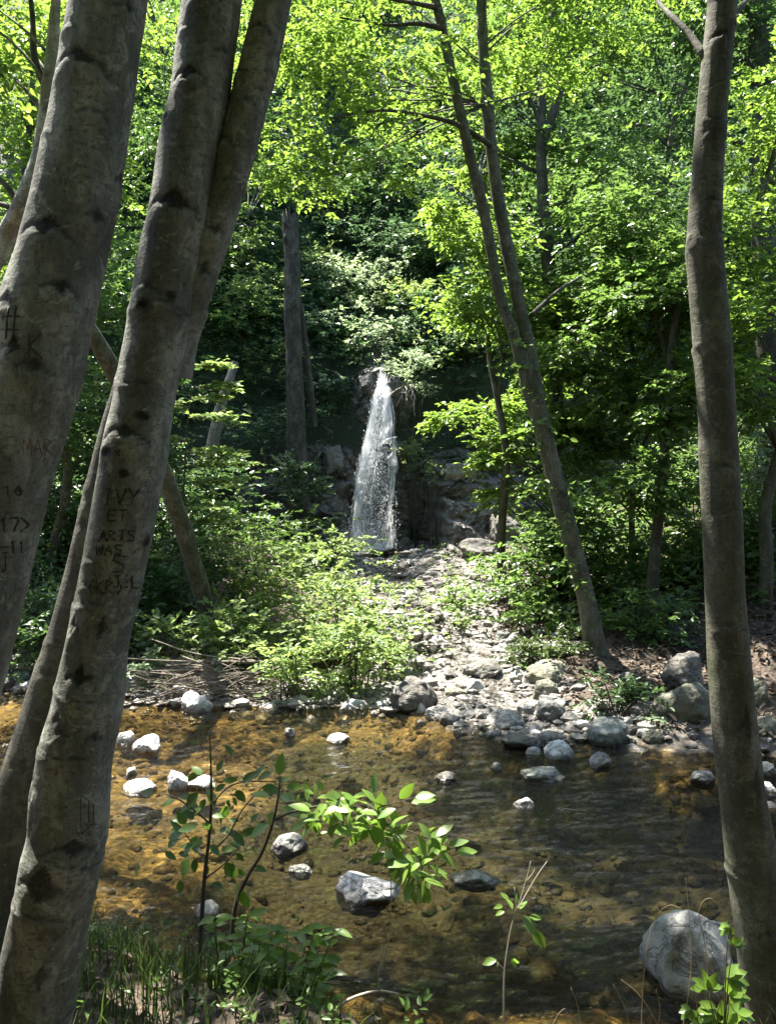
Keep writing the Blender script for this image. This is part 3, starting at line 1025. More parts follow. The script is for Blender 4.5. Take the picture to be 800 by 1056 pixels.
XL, YL, DL = [396, 394, 390, 385, 379, 373, 368, 367], [376, 385, 405, 432, 465, 500, 540, 568], [16.9, 16.2, 15.75, 15.6, 15.5, 15.4, 15.3, 15.25]
def veil(name, pxs, pys, Ys, hws, core, seed, thin=0.0, nu=26, nv=160):
    """a thin bulging curtain of water, dense along its core and frayed at its edges"""
    u = np.linspace(-1, 1, nu); t = np.linspace(0, 1, nv)
    tt = np.linspace(0, 1, len(pxs))
    C = np.array([at(a_, c_, d_) for a_, c_, d_ in zip(pxs, pys, Ys)])
    ctr = np.stack([np.interp(t, tt, C[:, q]) for q in range(3)], -1)
    w = np.interp(t, tt, hws) / FPX * 16.1
    U, T_ = np.meshgrid(u, t)
    Wn = vnoise(np.stack([U * 2.2, T_ * 5, 0 * U + seed], -1), seed)
    x_ = ctr[:, 0][:, None] + U * w[:, None] * (1 + .45 * vnoise(xyz(T_ * 9, seed), 3))
    y_ = ctr[:, 1][:, None] - .07 * (1 - U ** 2) + .05 * Wn + .015 * vnoise(np.stack([U * 9, T_ * 14, 0 * U], -1), seed + 1)
    z_ = ctr[:, 2][:, None] + 0 * U
    i, j = np.meshgrid(np.arange(nv - 1), np.arange(nu - 1), indexing='ij')
    Q = np.stack([i * nu + j, i * nu + j + 1, (i + 1) * nu + j + 1, (i + 1) * nu + j], -1).reshape(-1, 4)
    dens = (1 - np.abs(U - core) ** 1.6) * 1.25 - .25 - .25 * T_ * (np.abs(U - core) > .4)
    dens = np.minimum(dens, 1) * sstep(1.0, .82, np.abs(U)) - 1.2 * sstep(.9, 1.0, np.abs(U))
    b = MB(); b.add(np.stack([x_, y_, z_], -1), Q, a=dens.ravel() - thin)
    return b.build(name, M['veil'], fall, attr='mark')


veil('left_curtain', XL, YL, DL, [4, 5, 6, 7.5, 9, 10, 11, 14], -.15, 3)
veil('upper_curtain', [395, 396, 398, 398, 395], [376, 390, 410, 435, 458], [16.9, 16.15, 15.7, 15.5, 15.4], [3, 5, 7, 10, 12], .1, 8)
veil('right_curtain', [404, 404, 402, 398, 394], [450, 470, 500, 535, 566], [15.35, 15.28, 15.24, 15.2, 15.2], [5, 7, 9, 12, 15], .35, 14, .3)
strands(XL, YL, DL, [3, 3, 3.5, 4, 4.5, 5, 6, 8], 42, .0085, (.3, .9)).build('left_strand', M['fall_core'], fall)
strands([x_ + 4 for x_ in XL], YL, DL, [3, 4, 5, 7, 9, 10, 11, 13], 75, .0042, (.15, .6)).build('thin_threads', M['fall'], fall)
strands([396, 398, 399, 396], [384, 405, 430, 455], [16.15, 15.75, 15.6, 15.45], [2, 4, 6, 8], 34, .0045, (.2, .7)).build('upper_veil', M['fall'], fall)
strands([405, 404, 402, 398, 394], [452, 470, 500, 535, 566], [15.35, 15.28, 15.24, 15.2, 15.2], [3, 5, 7, 10, 14], 48, .0035, (.1, .4)).build('right_strand', M['fall'], fall)
strands([409, 400, 390, 382], [450, 453, 462, 480], [15.3, 15.3, 15.35, 15.42], [2, 4, 5, 6], 24, .0045, (.1, .4)).build('ledge_splash', M['fall'], fall)
# droplets thrown clear of the strands
n = 5200
t = rng.random(n) ** .8
cx = np.interp(t, [0, .4, 1], [393, 389, 380]); hw = np.interp(t, [0, .4, .7, 1], [3, 11, 16, 24])
cy = 386 + t * 182
pp = np.array([at(a + np.clip(q, -1.5, 1.5) * w_, c_ + e, 15.95 - .7 * min(1, (c_ - 380) / 90)) for a, q, w_, c_, e in zip(cx, rng.normal(0, .6, n), hw, cy, rng.normal(0, 3, n))])
pp[:, 1] += rng.normal(0, .05, n)
V0 = np.array([[1, 0, 0], [0, 1, 0], [-1, 0, 0], [0, -1, 0], [0, 0, 3.2], [0, 0, -2.2]], float)
T0 = np.array([[0, 1, 4], [1, 2, 4], [2, 3, 4], [3, 0, 4], [1, 0, 5], [2, 1, 5], [3, 2, 5], [0, 3, 5]])
rr = .003 + .005 * rng.random(n) ** 3
b = MB(); b.add((pp[:, None] + V0[None] * rr[:, None, None]).reshape(-1, 3), None, (np.arange(n)[:, None, None] * 6 + T0[None]).reshape(-1, 3))
b.build('spray', M['drops'], fall)
n = 2600
pp = np.array([at(378 + np.clip(rng.normal(0, 14), -28, 30), 566 - abs(rng.normal(0, 13)), rng.normal(15.15, .1)) for _ in range(n)])
rr = .003 + .003 * rng.random(n)
b = MB(); b.add((pp[:, None] + V0[None] * rr[:, None, None] * np.array([1, 1, .5])).reshape(-1, 3), None, (np.arange(n)[:, None, None] * 6 + T0[None]).reshape(-1, 3))
b.build('mist_drops', M['drops'], fall)
# boiling white water where it lands
b = MB()
for k in range(46):
    c_ = at(rng.normal(376, 13), rng.normal(567, 3), rng.normal(15.15, .08))
    V, T = boulder(rng, np.array([.16, .14, .07]) * rng.uniform(.4, 1.2), 0, .2, 2)
    b.add(V + c_, None, T)
b.build('landing_foam', M['fall'], fall)

# shallow basin under the fall
Xb, Yb, Qb = grid_mesh(np.linspace(-1.25, .45, 50), np.linspace(14.9, 16.2, 40))
g0 = float(np.median(hz(Xb, Yb)))
b = MB(); b.add(np.stack([Xb, Yb, g0 + .05 + .012 * vnoise(np.stack([Xb * 9, Yb * 9, 0 * Xb], -1), 64)], -1), Qb)
tag(b.build('basin_water', M['water']), kind='structure')

# ------------------------------------------------------------------ big foreground trunks
def px_path(rows):
    """rows of (px, py, distance, width in px) -> points and radii"""
    P = np.array([at(a, c, d) for a, c, d, w in rows])
    R = np.array([w * .5 / FPX * d for a, c, d, w in rows])
    return P, R


def bark_trunk(name, mat, root, P, R, n, step, seed, scars=(), rings=7, knots=(), wob=.05):
    rng = np.random.default_rng(seed)
    Pc, Rc = resample(P, R, step)
    T, N, B = frames(Pc)
    m = len(Pc)
    s = np.concatenate([[0], np.cumsum(np.linalg.norm(np.diff(Pc, axis=0), axis=1))])
    ang = np.linspace(-math.pi, math.pi, n, endpoint=False)
    dirs = np.cos(ang)[None, :, None] * N[:, None] + np.sin(ang)[None, :, None] * B[:, None]
    base = Pc[:, None] + Rc[:, None, None] * dirs
    disp = wob * Rc[:, None] * (fbm(base * 3.1 + seed, 3, seed) * 1.0 + .35 * fbm(base * 11 + seed, 3, seed + 7))
    mark = np.zeros((m, n))
    ragged = fbm(base * np.array([38, 38, 60]) + 5, 3, seed + 3)
    px, py = proj(Pc)
    items = []
    for sc in scars:                       # (px, py, half width px, height px, strength) on the side that faces the viewer
        k = int(np.argmin(np.hypot(px - sc[0], py - sc[1])))
        half = Rc[k] * FPX / Pc[k, 1]
        T2 = proj(Pc[min(k + 6, m - 1)][None])
        u = (sc[0] - px[k]) / half
        f = half / max(Rc[k], 1e-4)
        items.append((s[k], math.asin(float(np.clip(u, -.95, .95))), sc[2] / f, sc[3] / f, sc[4]))
    L = s[-1]
    for k in range(int(L * 5)):            # the same kind of scars all round, away from the explicit ones
        s0, a0 = rng.uniform(0, L), rng.uniform(-math.pi, math.pi)
        if abs(a0) < 1.5 and len(scars): continue
        items.append((s0, a0, rng.uniform(.02, .06), rng.uniform(.012, .03), rng.uniform(.5, 1)))
    for (s0, a0, w, h, st) in items:
        da = (ang - a0 + math.pi) % (2 * math.pi) - math.pi
        a = Rc[:, None] * da[None, :]
        z = s[:, None] - s0 + .35 * a ** 2 / w + .004 * ragged
        wing = np.clip(1 - np.abs(a) / (w * 1.5), 0, 1)
        band = np.exp(-(z / (.005 + .5 * h * wing ** 2 * .5)) ** 2) * (wing > 0) * sstep(0, .25, wing)
        tri = sstep(0, .006, h * (1 - np.abs(a) / (w * .7)) - np.abs(z + .1 * h) + .006 * ragged) * (np.abs(a) < w * .75)
        mk = np.maximum(band * .8, tri) * st
        mark = np.maximum(mark, mk)
        disp += -.005 * mk + .007 * st * np.exp(-(a / w) ** 2 - ((z + h * 1.2) / (h * 1.6)) ** 2)
    for (kx, ky, r_, st) in knots:         # round knots
        k = int(np.argmin(np.hypot(px - kx, py - ky)))
        half = Rc[k] * FPX / Pc[k, 1]
        a0 = math.asin(float(np.clip((kx - px[k]) / half, -.97, .97)))
        rr = r_ / (half / Rc[k])
        da = (ang - a0 + math.pi) % (2 * math.pi) - math.pi
        d = np.sqrt((Rc[:, None] * da) ** 2 + ((s - s[k])[:, None] * 1.25) ** 2) / rr + .35 * ragged
        mark = np.maximum(mark, st * sstep(1.0, .55, d))
        disp += .30 * rr * np.exp(-(d / 1.15) ** 2) - .45 * rr * np.exp(-(d / .45) ** 2)
    for k in range(rings * 2):                 # level creases round the stem
        s0 = rng.uniform(0, L)
        z = s[:, None] - s0 + .01 * np.sin(ang * 2 + k)[None] + .004 * ragged
        part = sstep(-.1, .4, np.sin(ang + rng.uniform(0, 6.3)))[None]
        rg = np.exp(-(z / .0035) ** 2) * part
        mark = np.maximum(mark, rg * .8)
        disp += -.002 * rg + .003 * np.exp(-((z + .012) / .014) ** 2) * part
    V = base + disp[..., None] * dirs
    i, j = np.meshgrid(np.arange(m - 1), np.arange(n), indexing='ij')
    Q = np.stack([i * n + j, i * n + (j + 1) % n, (i + 1) * n + (j + 1) % n, (i + 1) * n + j], -1).reshape(-1, 4)
    b = MB(); b.add(V, Q, a=np.clip(mark, 0, 1).ravel())
    o = b.build(name, mat, root, attr='mark')
    return o, V.reshape(-1, 3), Q, Pc, Rc


STROKES = {
    'A': [[(0, 0), (.5, 1), (1, 0)], [(.2, .4), (.8, .4)]], 'B': [[(0, 0), (0, 1), (.8, .8), (.1, .5), (.9, .25), (0, 0)]],
    'E': [[(1, 1), (0, 1), (0, 0), (1, 0)], [(0, .5), (.8, .5)]], 'F': [[(1, 1), (0, 1), (0, 0)], [(0, .5), (.7, .5)]],
    'I': [[(.5, 0), (.5, 1)], [(.3, 1), (.7, 1)], [(.25, 0), (.75, 0)]], 'V': [[(0, 1), (.5, 0), (1, 1)]], 'Y': [[(0, 1), (.5, .5), (1, 1)], [(.5, .5), (.4, 0)]],
    'T': [[(0, 1), (1, 1)], [(.5, 1), (.5, 0)]], 'R': [[(0, 0), (0, 1), (.9, .8), (0, .5), (1, 0)]],
    'S': [[(1, .95), (.2, 1), (0, .75), (.9, .4), (.8, .05), (0, 0)]], 'W': [[(0, 1), (.25, 0), (.5, .7), (.75, 0), (1, 1)]],
    'J': [[(.2, 1), (1, 1)], [(.65, 1), (.65, .1), (.3, 0), (0, .2)]], 'L': [[(0, 1), (0, 0), (.9, 0)]], 'K': [[(0, 0), (0, 1)], [(.9, 1), (0, .5), (1, 0)]],
    'D': [[(0, 0), (0, 1), (.8, .75), (.8, .25), (0, 0)]], 'P': [[(0, 0), (0, 1), (.9, .8), (0, .5)]], 'M': [[(0, 0), (.1, 1), (.5, .4), (.9, 1), (1, 0)]],
    '1': [[(.5, 0), (.5, 1), (.2, .8)]], '0': [[(.5, 1), (0, .5), (.5, 0), (1, .5), (.5, 1)]], '9': [[(1, .6), (.2, .6), (.2, 1), (1, 1), (.9, 0)]],
    '7': [[(0, 1), (1, 1), (.4, 0)]], '>': [[(0, 1), (1, .5), (0, 0)]], '-': [[(0, .5), (1, .5)]], '.': [[(.4, 0), (.6, .1)]], '(': [[(.7, 1), (.2, .5), (.7, 0)]], ')': [[(.3, 1), (.8, .5), (.3, 0)]],
    '#': [[(.3, 0), (.3, 1)], [(.7, 0), (.7, 1)], [(0, .3), (1, .3)], [(0, .7), (1, .7)]], 'X': [[(0, 0), (1, 1)], [(0, 1), (1, 0)]],
    '@': [[(.5, 1), (0, .5), (.5, 0), (1, .5), (.5, 1)], [(.3, .6), (.7, .6), (.6, .35)]],
}


def carve(name, root_part, root, V, Q, texts, mat, r=.0023):
    """letters cut into the bark: dark grooves following the surface"""
    tree_ = BVHTree.FromPolygons([Vector(v) for v in V], [tuple(q) for q in Q])
    rng = np.random.default_rng(3)
    b = MB()
    for (txt, x0, y0, cw, ch, slant) in texts:
        for k, c in enumerate(txt):
            for st in STROKES.get(c, []):
                pts = []
                for a, q in zip(st[:-1], st[1:]):
                    for t in np.linspace(0, 1, 6):
                        pts.append((a[0] + (q[0] - a[0]) * t, a[1] + (q[1] - a[1]) * t))
                P = []
                for (u, v) in pts:
                    px = x0 + (k * 1.22 + u) * cw - slant * (1 - v) * ch + rng.normal(0, .22)
                    py = y0 - v * ch + slant * 0 + rng.normal(0, .15)
                    d = ray(px, py)
                    h = tree_.ray_cast(Vector(CAM), Vector(d))
                    if h[0] is not None:
                        P.append(np.array(h[0]) - unit(d) * .0002)
                if len(P) > 3:
                    P = np.array(P)
                    keep = np.concatenate([[True], np.linalg.norm(np.diff(P, axis=0), axis=1) > 2e-4])
                    P = P[keep]
                    if len(P) > 3:
                        tv, tq, tt = tube(P, r * rng.uniform(.6, 1.3) * rng.uniform(.45, 1.5, len(P)), 5)
                        b.add(tv, tq, tt)
    return b.build(name, mat, root_part, origin=root['_o'])


def limbs(b, trunkP, targets, rng, r0=.03, lo=.25, n=7):
    """branches that leave the trunk well below each clump and curve up and out to it"""
    m = len(trunkP)
    for c in targets:
        hd = np.linalg.norm((trunkP - c)[:, :2], axis=1)
        want = c[2] - .55 * hd - .15
        k = int(np.clip(np.argmin(np.abs(trunkP[:, 2] - want)), int(m * lo), m - 1))
        p = trunkP[k]
        L = np.linalg.norm(c - p)
        t = np.linspace(0, 1, n)[:, None]
        mid = p * .45 + c * .55 + np.array([0, 0, .10 * L]) + rng.normal(0, .09, 3) * L
        C = (1 - t) ** 2 * p + 2 * t * (1 - t) * mid + t ** 2 * c
        V, Q, T = tube(C, np.linspace(min(r0, .008 + .008 * L), .003, n), 5)
        b.add(V, Q, T)


def crown_set(root, trunkP, crowns, leafmat, barkmat, seed, leaf=.085, dens=.9, simple=False, twigs=False, r0=.03, flat=.5, w=.56, lo=.25, clump_k=1.0, droop=.25, nlimb=5):
    """crowns: list of (centre xyz, radius xyz)"""
    rng = np.random.default_rng(seed)
    lb, bb, tw = MB(), MB(), (MB() if twigs else None)
    for (C, Rr) in crowns:
        Rr = np.asarray(Rr, float) * np.ones(3)
        A = 4 * math.pi * (Rr[0] * Rr[1] + Rr[1] * Rr[2] + Rr[0] * Rr[2]) / 3
        nl = int(dens * A / (leaf * leaf * .34))
        cl = int(max(5, clump_k * 9 * A / 6 ** 1.0 / 1.0))
        cl = min(cl, 40)
        V, Q, cc = clump_sprays(rng, C, Rr, nl, leaf, cl, nl=8, flat=flat, simple=simple, twigs=tw, w=w, droop=droop)
        lb.add(V, Q)
        if nlimb * len(crowns) <= 16:
            for c1 in cc[:nlimb]:
                b1 = MB(); limbs(b1, trunkP, [c1], rng, r0, lo)
                b1.build('branch', barkmat, root)
        else:
            limbs(bb, trunkP, cc[:nlimb], rng, r0, lo)
    lb.build('crown', leafmat, root)
    if bb.n:
        bb.build('branches', barkmat, root)


# --- trunk A: the pale carved trunk at the left edge
YA = 1.95
rowsA = [(-112, 1090, YA + .1, 118), (-92, 960, YA + .05, 108), (-72, 820, YA, 104), (-53, 704, YA, 102), (-32, 622, YA, 101), (-11, 541, YA, 100), (11, 458, YA, 98), (31, 393, YA, 97),
         (47, 325, YA, 94), (76, 210, YA, 83), (97, 100, YA, 77), (112, 0, YA, 75), (128, -120, YA, 72), (150, -300, YA + .05, 66), (178, -620, YA + .2, 58), (205, -1100, YA + .5, 46), (225, -1700, YA + .9, 30)]
P, Rr = px_path(rowsA)
P[0, 2] = min(P[0, 2], float(hz(P[0, 0], P[0, 1])) - .1)
tA = thing('alder_tree', 'thick pale smooth-barked trunk at the left frame edge with reddish scratch and carved marks', 'tree', (P[0, 0], P[0, 1], float(hz(P[0, 0], P[0, 1]))))
oA, VA, QA, PcA, _ = bark_trunk('trunk', M['bark_alder'], tA, P, Rr, 110, .0075, 31,
    scars=[(95, 76, 26, 9, 1), (80, 40, 14, 6, .8), (110, 130, 12, 5, .7), (68, 243, 24, 11, 1), (108, 228, 10, 8, .9), (80, 302, 14, 8, 1), (25, 318, 12, 9, 1), (60, 145, 14, 3, .5),
           (140, 20, 10, 8, 1), (36, 362, 10, 12, 1), (55, 380, 12, 8, .9), (10, 460, 22, 3, .6), (5, 525, 20, 3, .6), (8, 600, 8, 22, .9), (60, 420, 8, 4, .5)], rings=9)
carve('carved_lettering', oA, tA, VA, QA, [('#', 4, 350, 18, 34, .1), ('K', 30, 370, 14, 26, 0), ('1@', 4, 512, 9, 11, 0), ('17>', 0, 548, 9, 14, 0), ('-11', 2, 570, 7, 12, 0), ('J', 2, 590, 6, 20, 0)], M['carved'])
carve('reddish_scratches', oA, tA, VA, QA, [('MAR', 24, 470, 9, 18, 0), ('I', 46, 476, 5, 12, .3)], M['red_mark'], .0009)
crown_set(tA, PcA, [(np.array([-.2, 2.0, 8.0]), (1.6, 1.5, 1.0)), (np.array([-1.6, 1.0, 6.8]), (1.5, 1.5, .8)), (np.array([0.2, -1.0, 6.8]), (1.8, 1.6, .9)), (np.array([-2.2, -1.5, 5.8]), (1.6, 1.6, .9)), (np.array([-2.5, 4.7, 5.6]), (.9, .5, .35)), (np.array([-1.2, -3.5, 5.5]), (2.2, 1.6, 1.2))], M['leaf_alder'], M['bark_alder'], 71, .12, 1.25, lo=.6)  # unseen crowns added overhead and behind to block sky and shade the near bank

# --- trunk B: forked carved trunk
YB = 2.15
rowsB = [(8, 1180, YB + .15, 92), (22, 1120, YB + .1, 88), (32, 1056, YB + .06, 82), (43, 989, YB + .03, 82), (60, 905, YB, 82), (71, 852, YB, 80), (80, 781, YB, 75), (92, 725, YB, 72), (103, 655, YB, 64), (122, 565, YB, 65), (138, 475, YB, 66), (148, 417, YB, 62), (161, 352, YB, 62),
         (176, 270, YB, 63), (186, 220, YB, 62), (197, 145, YB, 60), (206, 100, YB, 59), (219, 0, YB, 60), (232, -120, YB, 58), (250, -320, YB + .1, 52), (275, -700, YB + .4, 44), (300, -1300, YB + .9, 30)]
P, Rr = px_path(rowsB)
tB = thing('alder_tree', 'forked alder with IVY and other letters cut into its pale trunk, leaning over the stream', 'tree', (P[0, 0], P[0, 1], float(hz(P[0, 0], P[0, 1]))))
P[0, 2] = min(P[0, 2], float(hz(P[0, 0], P[0, 1])) - .1)
oB, VB, QB, PcB, _ = bark_trunk('trunk', M['bark_alder'], tB, P, Rr, 100, .0075, 47,
    scars=[(203, 86, 14, 9, 1), (188, 214, 24, 12, 1), (195, 40, 10, 4, .6), (218, 6, 16, 7, .9), (235, 60, 9, 6, .8), (140, 445, 22, 8, .9), (160, 300, 14, 5, .8), (95, 690, 12, 14, 1), (116, 640, 6, 14, .9), (84, 640, 7, 12, 1),
           (90, 860, 22, 10, .9), (70, 740, 14, 18, .7), (60, 890, 26, 20, .9), (110, 752, 7, 9, .9), (205, 330, 10, 5, .8), (103, 572, 14, 4, .5), (100, 600, 20, 3, .5), (60, 980, 10, 18, .7), (45, 800, 8, 24, .7)],
    knots=[(178, 130, 7, 1), (158, 322, 12, .9), (184, 310, 7, 1), (156, 432, 8, 1), (121, 470, 10, .9), (139, 489, 6, 1), (154, 558, 9, 1), (107, 690, 7, .9)], rings=12)
rows2 = [(172, 385, YB + .05, 50), (183, 340, YB + .04, 46), (197, 300, YB + .03, 42), (222, 235, YB + .02, 37), (235, 190, YB + .02, 38), (253, 120, YB + .02, 39), (267, 65, YB + .02, 38), (282, 0, YB + .02, 36), (300, -90, YB + .05, 35), (335, -300, YB + .2, 31), (380, -700, YB + .5, 24), (410, -1000, YB + .8, 16)]
P, Rr = px_path(rows2)
oB2, _, _, PcB2, _ = bark_trunk('second_stem', M['bark_alder'], tB, P, Rr, 72, .0075, 53,
    scars=[(270, 34, 12, 6, .9), (280, 78, 7, 5, .8), (233, 146, 12, 5, .8), (258, 110, 8, 4, .6), (228, 240, 9, 6, .9), (245, 190, 8, 5, .7), (215, 280, 8, 8, .9)], rings=5)
carve('carved_lettering', oB, tB, VB, QB, [('IVY', 107, 520, 11, 16, .15), ('ET', 112, 537, 9, 11, .15), ('ARTS', 103, 558, 8, 11, .1), ('WAS', 99, 572, 8, 10, .1), ('S', 117, 590, 14, 17, .1), ('J.L', 117, 606, 8, 12, 0), ('(KR)', 90, 613, 8, 15, 0), ('X', 118, 470, 6, 6, 0)], M['carved'])
carve('carved_square', oB, tB, VB, QB, [('D', 84, 860, 16, 40, 0), ('L', 92, 850, 12, 26, 0)], M['carved'], .0011)
crown_set(tB, PcB, [(np.array([.8, 2.6, 8.4]), (1.6, 1.5, .9)), (np.array([1.0, .6, 7.2]), (1.6, 1.5, .8)), (np.array([2.4, -.8, 6.4]), (1.8, 1.7, .9)), (np.array([2.2, -3.5, 5.2]), (2.2, 1.6, 1.2))], M['leaf_alder'], M['bark_alder'], 72, .12, 1.25, lo=.6)  # unseen crowns added above and behind the viewer to block sky light

# --- trunk C: leaning stem behind B
YC = 2.75
P, Rr = px_path([(-60, 1090, YC + .1, 78), (-20, 940, YC, 68), (8, 868, YC, 60), (27, 811, YC, 55), (55, 712, YC, 47), (76, 638, YC, 41), (98, 541, YC, 36), (118, 450, YC, 32), (132, 400, YC, 30), (150, 330, YC + .05, 29), (172, 200, YC + .1, 27), (196, 60, YC + .15, 25), (215, -60, YC + .2, 23), (250, -300, YC + .4, 18), (290, -560, YC + .7, 12)])
tC = thing('alder_tree', 'dark slender leaning trunk half hidden behind the carved forked trunk', 'tree', (P[0, 0], P[0, 1], float(hz(P[0, 0], P[0, 1]))))
_, _, _, PcC, _ = bark_trunk('trunk', M['bark_dark'], tC, P, Rr, 56, .012, 61, scars=[(92, 540, 9, 10, .8), (60, 690, 12, 6, .7), (35, 780, 10, 12, .6)], rings=6)
crown_set(tC, PcC, [(np.array([-.6, 6.0, 6.5]), (1.2, .5, .35)), (np.array([-1.05, 5.75, 6.2]), (.8, .55, .35)), (np.array([.35, 6.3, 6.6]), (.9, .5, .3)), ], M['leaf_alder'], M['bark_mid'], 73, .09, 1.5, lo=.8)  # crowns added out of view to shade the right of the stream

# --- trunk R: slim trunk on the right
YR = 2.85
P, Rr = px_path([(812, 1110, YR + .05, 66), (800, 1056, YR + .02, 58), (791, 1004, YR, 55), (777, 904, YR, 51), (762, 794, YR, 46), (753, 704, YR, 43), (747, 602, YR, 40), (741, 477, YR, 38), (734, 352, YR, 37), (729, 300, YR, 36), (726, 262, YR, 38), (726, 235, YR, 34), (731, 150, YR, 32), (737, 75, YR, 30), (745, 0, YR, 29), (752, -80, YR, 27), (768, -300, YR + .1, 24), (775, -700, YR + .4, 17), (770, -950, YR + .6, 10)])
tR = thing('alder_tree', 'slim grey-brown trunk rising along the right side of the picture', 'tree', (P[0, 0], P[0, 1], float(hz(P[0, 0], P[0, 1]))))
P[0, 2] = min(P[0, 2], float(hz(P[0, 0], P[0, 1])) - .1)
oR, _, _, PcR, _ = bark_trunk('trunk', M['bark_mid'], tR, P, Rr, 72, .008, 83,
    scars=[(735, 42, 8, 6, .9), (738, 90, 8, 3, .6), (742, 40, 5, 4, .9), (728, 210, 6, 4, .9), (737, 222, 4, 4, .9), (738, 238, 5, 4, .9), (760, 740, 6, 22, .8), (728, 140, 8, 3, .6), (740, 480, 8, 4, .7), (770, 800, 7, 20, .7), (735, 400, 7, 4, .7), (745, 640, 9, 4, .6), (780, 950, 9, 6, .7), (728, 330, 9, 3, .6)], knots=[(709, 252, 7, .8), (753, 30, 6, .8)], rings=10)
bb = MB()
for pts in ([(726, 58, YR), (712, 38, YR + .05), (696, 20, YR + .1), (680, 4, YR + .2), (655, -30, YR + .35)], [(745, 22, YR), (758, 12, YR + .05), (768, 2, YR + .1), (785, -25, YR + .2)]):
    Pb, Rb = resample([at(*q) for q in pts], np.linspace(.014, .006, len(pts)), .03)
    bb.add(*tube(Pb, Rb, 7))
bb.build('branches', M['bark_mid'], tR)
crown_set(tR, PcR, [(np.array([1.9, 2.6, 5.9]), (1.1, 1.0, .7)), (np.array([2.6, 1.0, 5.6]), (1.1, 1.1, .6))], M['leaf_alder'], M['bark_mid'], 74, .085, .5, lo=.7)  # crowns added above the frame to keep sky light off the foreground

# --- thin pale sunlit stem at the top left
P, Rr = px_path([(-95, 640, 5.6, 26), (-60, 400, 5.6, 24), (-22, 300, 5.6, 22), (4, 250, 5.6, 20), (24, 208, 5.5, 17), (40, 160, 5.5, 15), (48, 110, 5.5, 13), (54, 50, 5.5, 11), (58, 0, 5.5, 10), (60, -80, 5.5, 8)])
tL = thing('young_tree', 'thin pale mottled stem curving up beside the thick trunk at the upper left', 'tree', (P[0, 0], P[0, 1], float(hz(P[0, 0], P[0, 1]))))
P[0, 2] = float(hz(P[0, 0], P[0, 1])) - .1
_, _, _, PcL, _ = bark_trunk('trunk', M['bark_birch'], tL, P, Rr, 28, .03, 91, rings=9, wob=.07)
for pts in ([(25, 212, 5.5), (14, 200, 5.5), (2, 186, 5.5), (-14, 170, 5.5)], [(18, 218, 5.5), (6, 212, 5.5), (-12, 208, 5.5)], [(50, 95, 5.5), (36, 60, 5.55), (34, 20, 5.6), (30, -20, 5.6)]):
    bb = MB()
    Pb, Rb = resample([at(*q) for q in pts], np.linspace(.03, .012, len(pts)), .05)
    bb.add(*tube(Pb, Rb, 6))
    bb.build('limb', M['bark_dark'], tL)
crown_set(tL, PcL, [(at(16, -80, 5.5), (.6, .4, .3)), (at(-10, 40, 5.6), (.3, .3, .3))], M['leaf_alder'], M['bark_alder'], 75, .075, .8, lo=.4)

# --- the leaning twin-stemmed tree on the far bank
YT = 8.0
P, Rr = px_path([(625, 712, YT, 44), (618, 690, YT, 32), (612, 660, YT, 23), (607, 630, YT, 20), (600, 600, YT, 19), (587, 552, YT, 19), (568, 477, YT, 18), (556, 430, YT, 19), (547, 400, YT, 20), (538, 372, YT, 15), (529, 345, YT, 11), (514, 300, YT, 11), (500, 225, YT, 11), (482, 150, YT - .1, 10.5), (460, 50, YT - .2, 10), (449, 0, YT - .3, 9), (432, -60, YT - .3, 8), (405, -150, YT - .3, 5)])
tT = thing('twin_tree', 'leaning tree on the far bank whose trunk parts into two long slender stems', 'tree', (P[1, 0], P[1, 1], P[1, 2]))
_, _, _, PcT, _ = bark_trunk('trunk', M['bark_mid'], tT, P, Rr, 30, .03, 101, rings=14, wob=.05)
P, Rr = px_path([(556, 415, YT + .02, 12), (550, 385, YT + .02, 14), (543, 350, YT + .05, 14), (532, 300, YT + .05, 13), (517, 225, YT + .1, 13), (506, 150, YT + .1, 12), (502, 95, YT + .1, 12), (498, 50, YT + .1, 11), (496, 0, YT + .1, 10), (494, -60, YT + .1, 9), (490, -160, YT, 6)])
_, _, _, PcT2, _ = bark_trunk('second_stem', M['bark_mid'], tT, P, Rr, 26, .03, 103, rings=10, wob=.05)
for pts in ([(506, 150, 8.05), (470, 128, 7.8), (430, 118, 7.6), (390, 114, 7.4), (340, 122, 7.3)], [(458, 30, 7.7), (430, 24, 7.6), (400, 26, 7.5), (350, 18, 7.4)], [(452, 8, 7.7), (420, 2, 7.5), (380, -5, 7.4)], [(548, 325, 8.0), (575, 300, 8.2), (600, 285, 8.3)]):
    bb = MB()
    Pb, Rb = resample([at(*q) for q in pts], np.linspace(.028, .008, len(pts)), .08)
    bb.add(*tube(Pb, Rb, 6))
    bb.build('limb', M['bark_dark'], tT)
crown_set(tT, PcT2, [(at(350, 105, 7.4), (.65, .6, .30)), (at(410, 50, 7.5), (.75, .7, .42)), (at(520, 40, 8.4), (.8, .8, .5)), (at(405, 165, 7.4), (.35, .4, .18)), (at(300, 170, 7.9), (.5, .5, .25)), (at(320, 190, 8.3), (.45, .45, .2)), (at(290, 125, 8.3), (.5, .5, .3)), (at(350, 55, 8.3), (.7, .6, .4)), (at(285, 45, 8.4), (.6, .6, .4)),
                     (at(440, -70, 7.8), (1.1, 1.0, .5)), (at(560, -90, 8.4), (1.1, 1.1, .6)), (at(600, 20, 8.6), (.7, .7, .5)), (at(330, -60, 7.6), (.9, .8, .4)), (at(660, -40, 8.4), (.9, .9, .5)), (at(430, 130, 9.2), (.6, .5, .25)), (at(560, 60, 9.2), (.6, .6, .3))],
          M['leaf_alder'], M['bark_mid'], 76, .06, .36, lo=.55, flat=.4, nlimb=1, r0=.011)
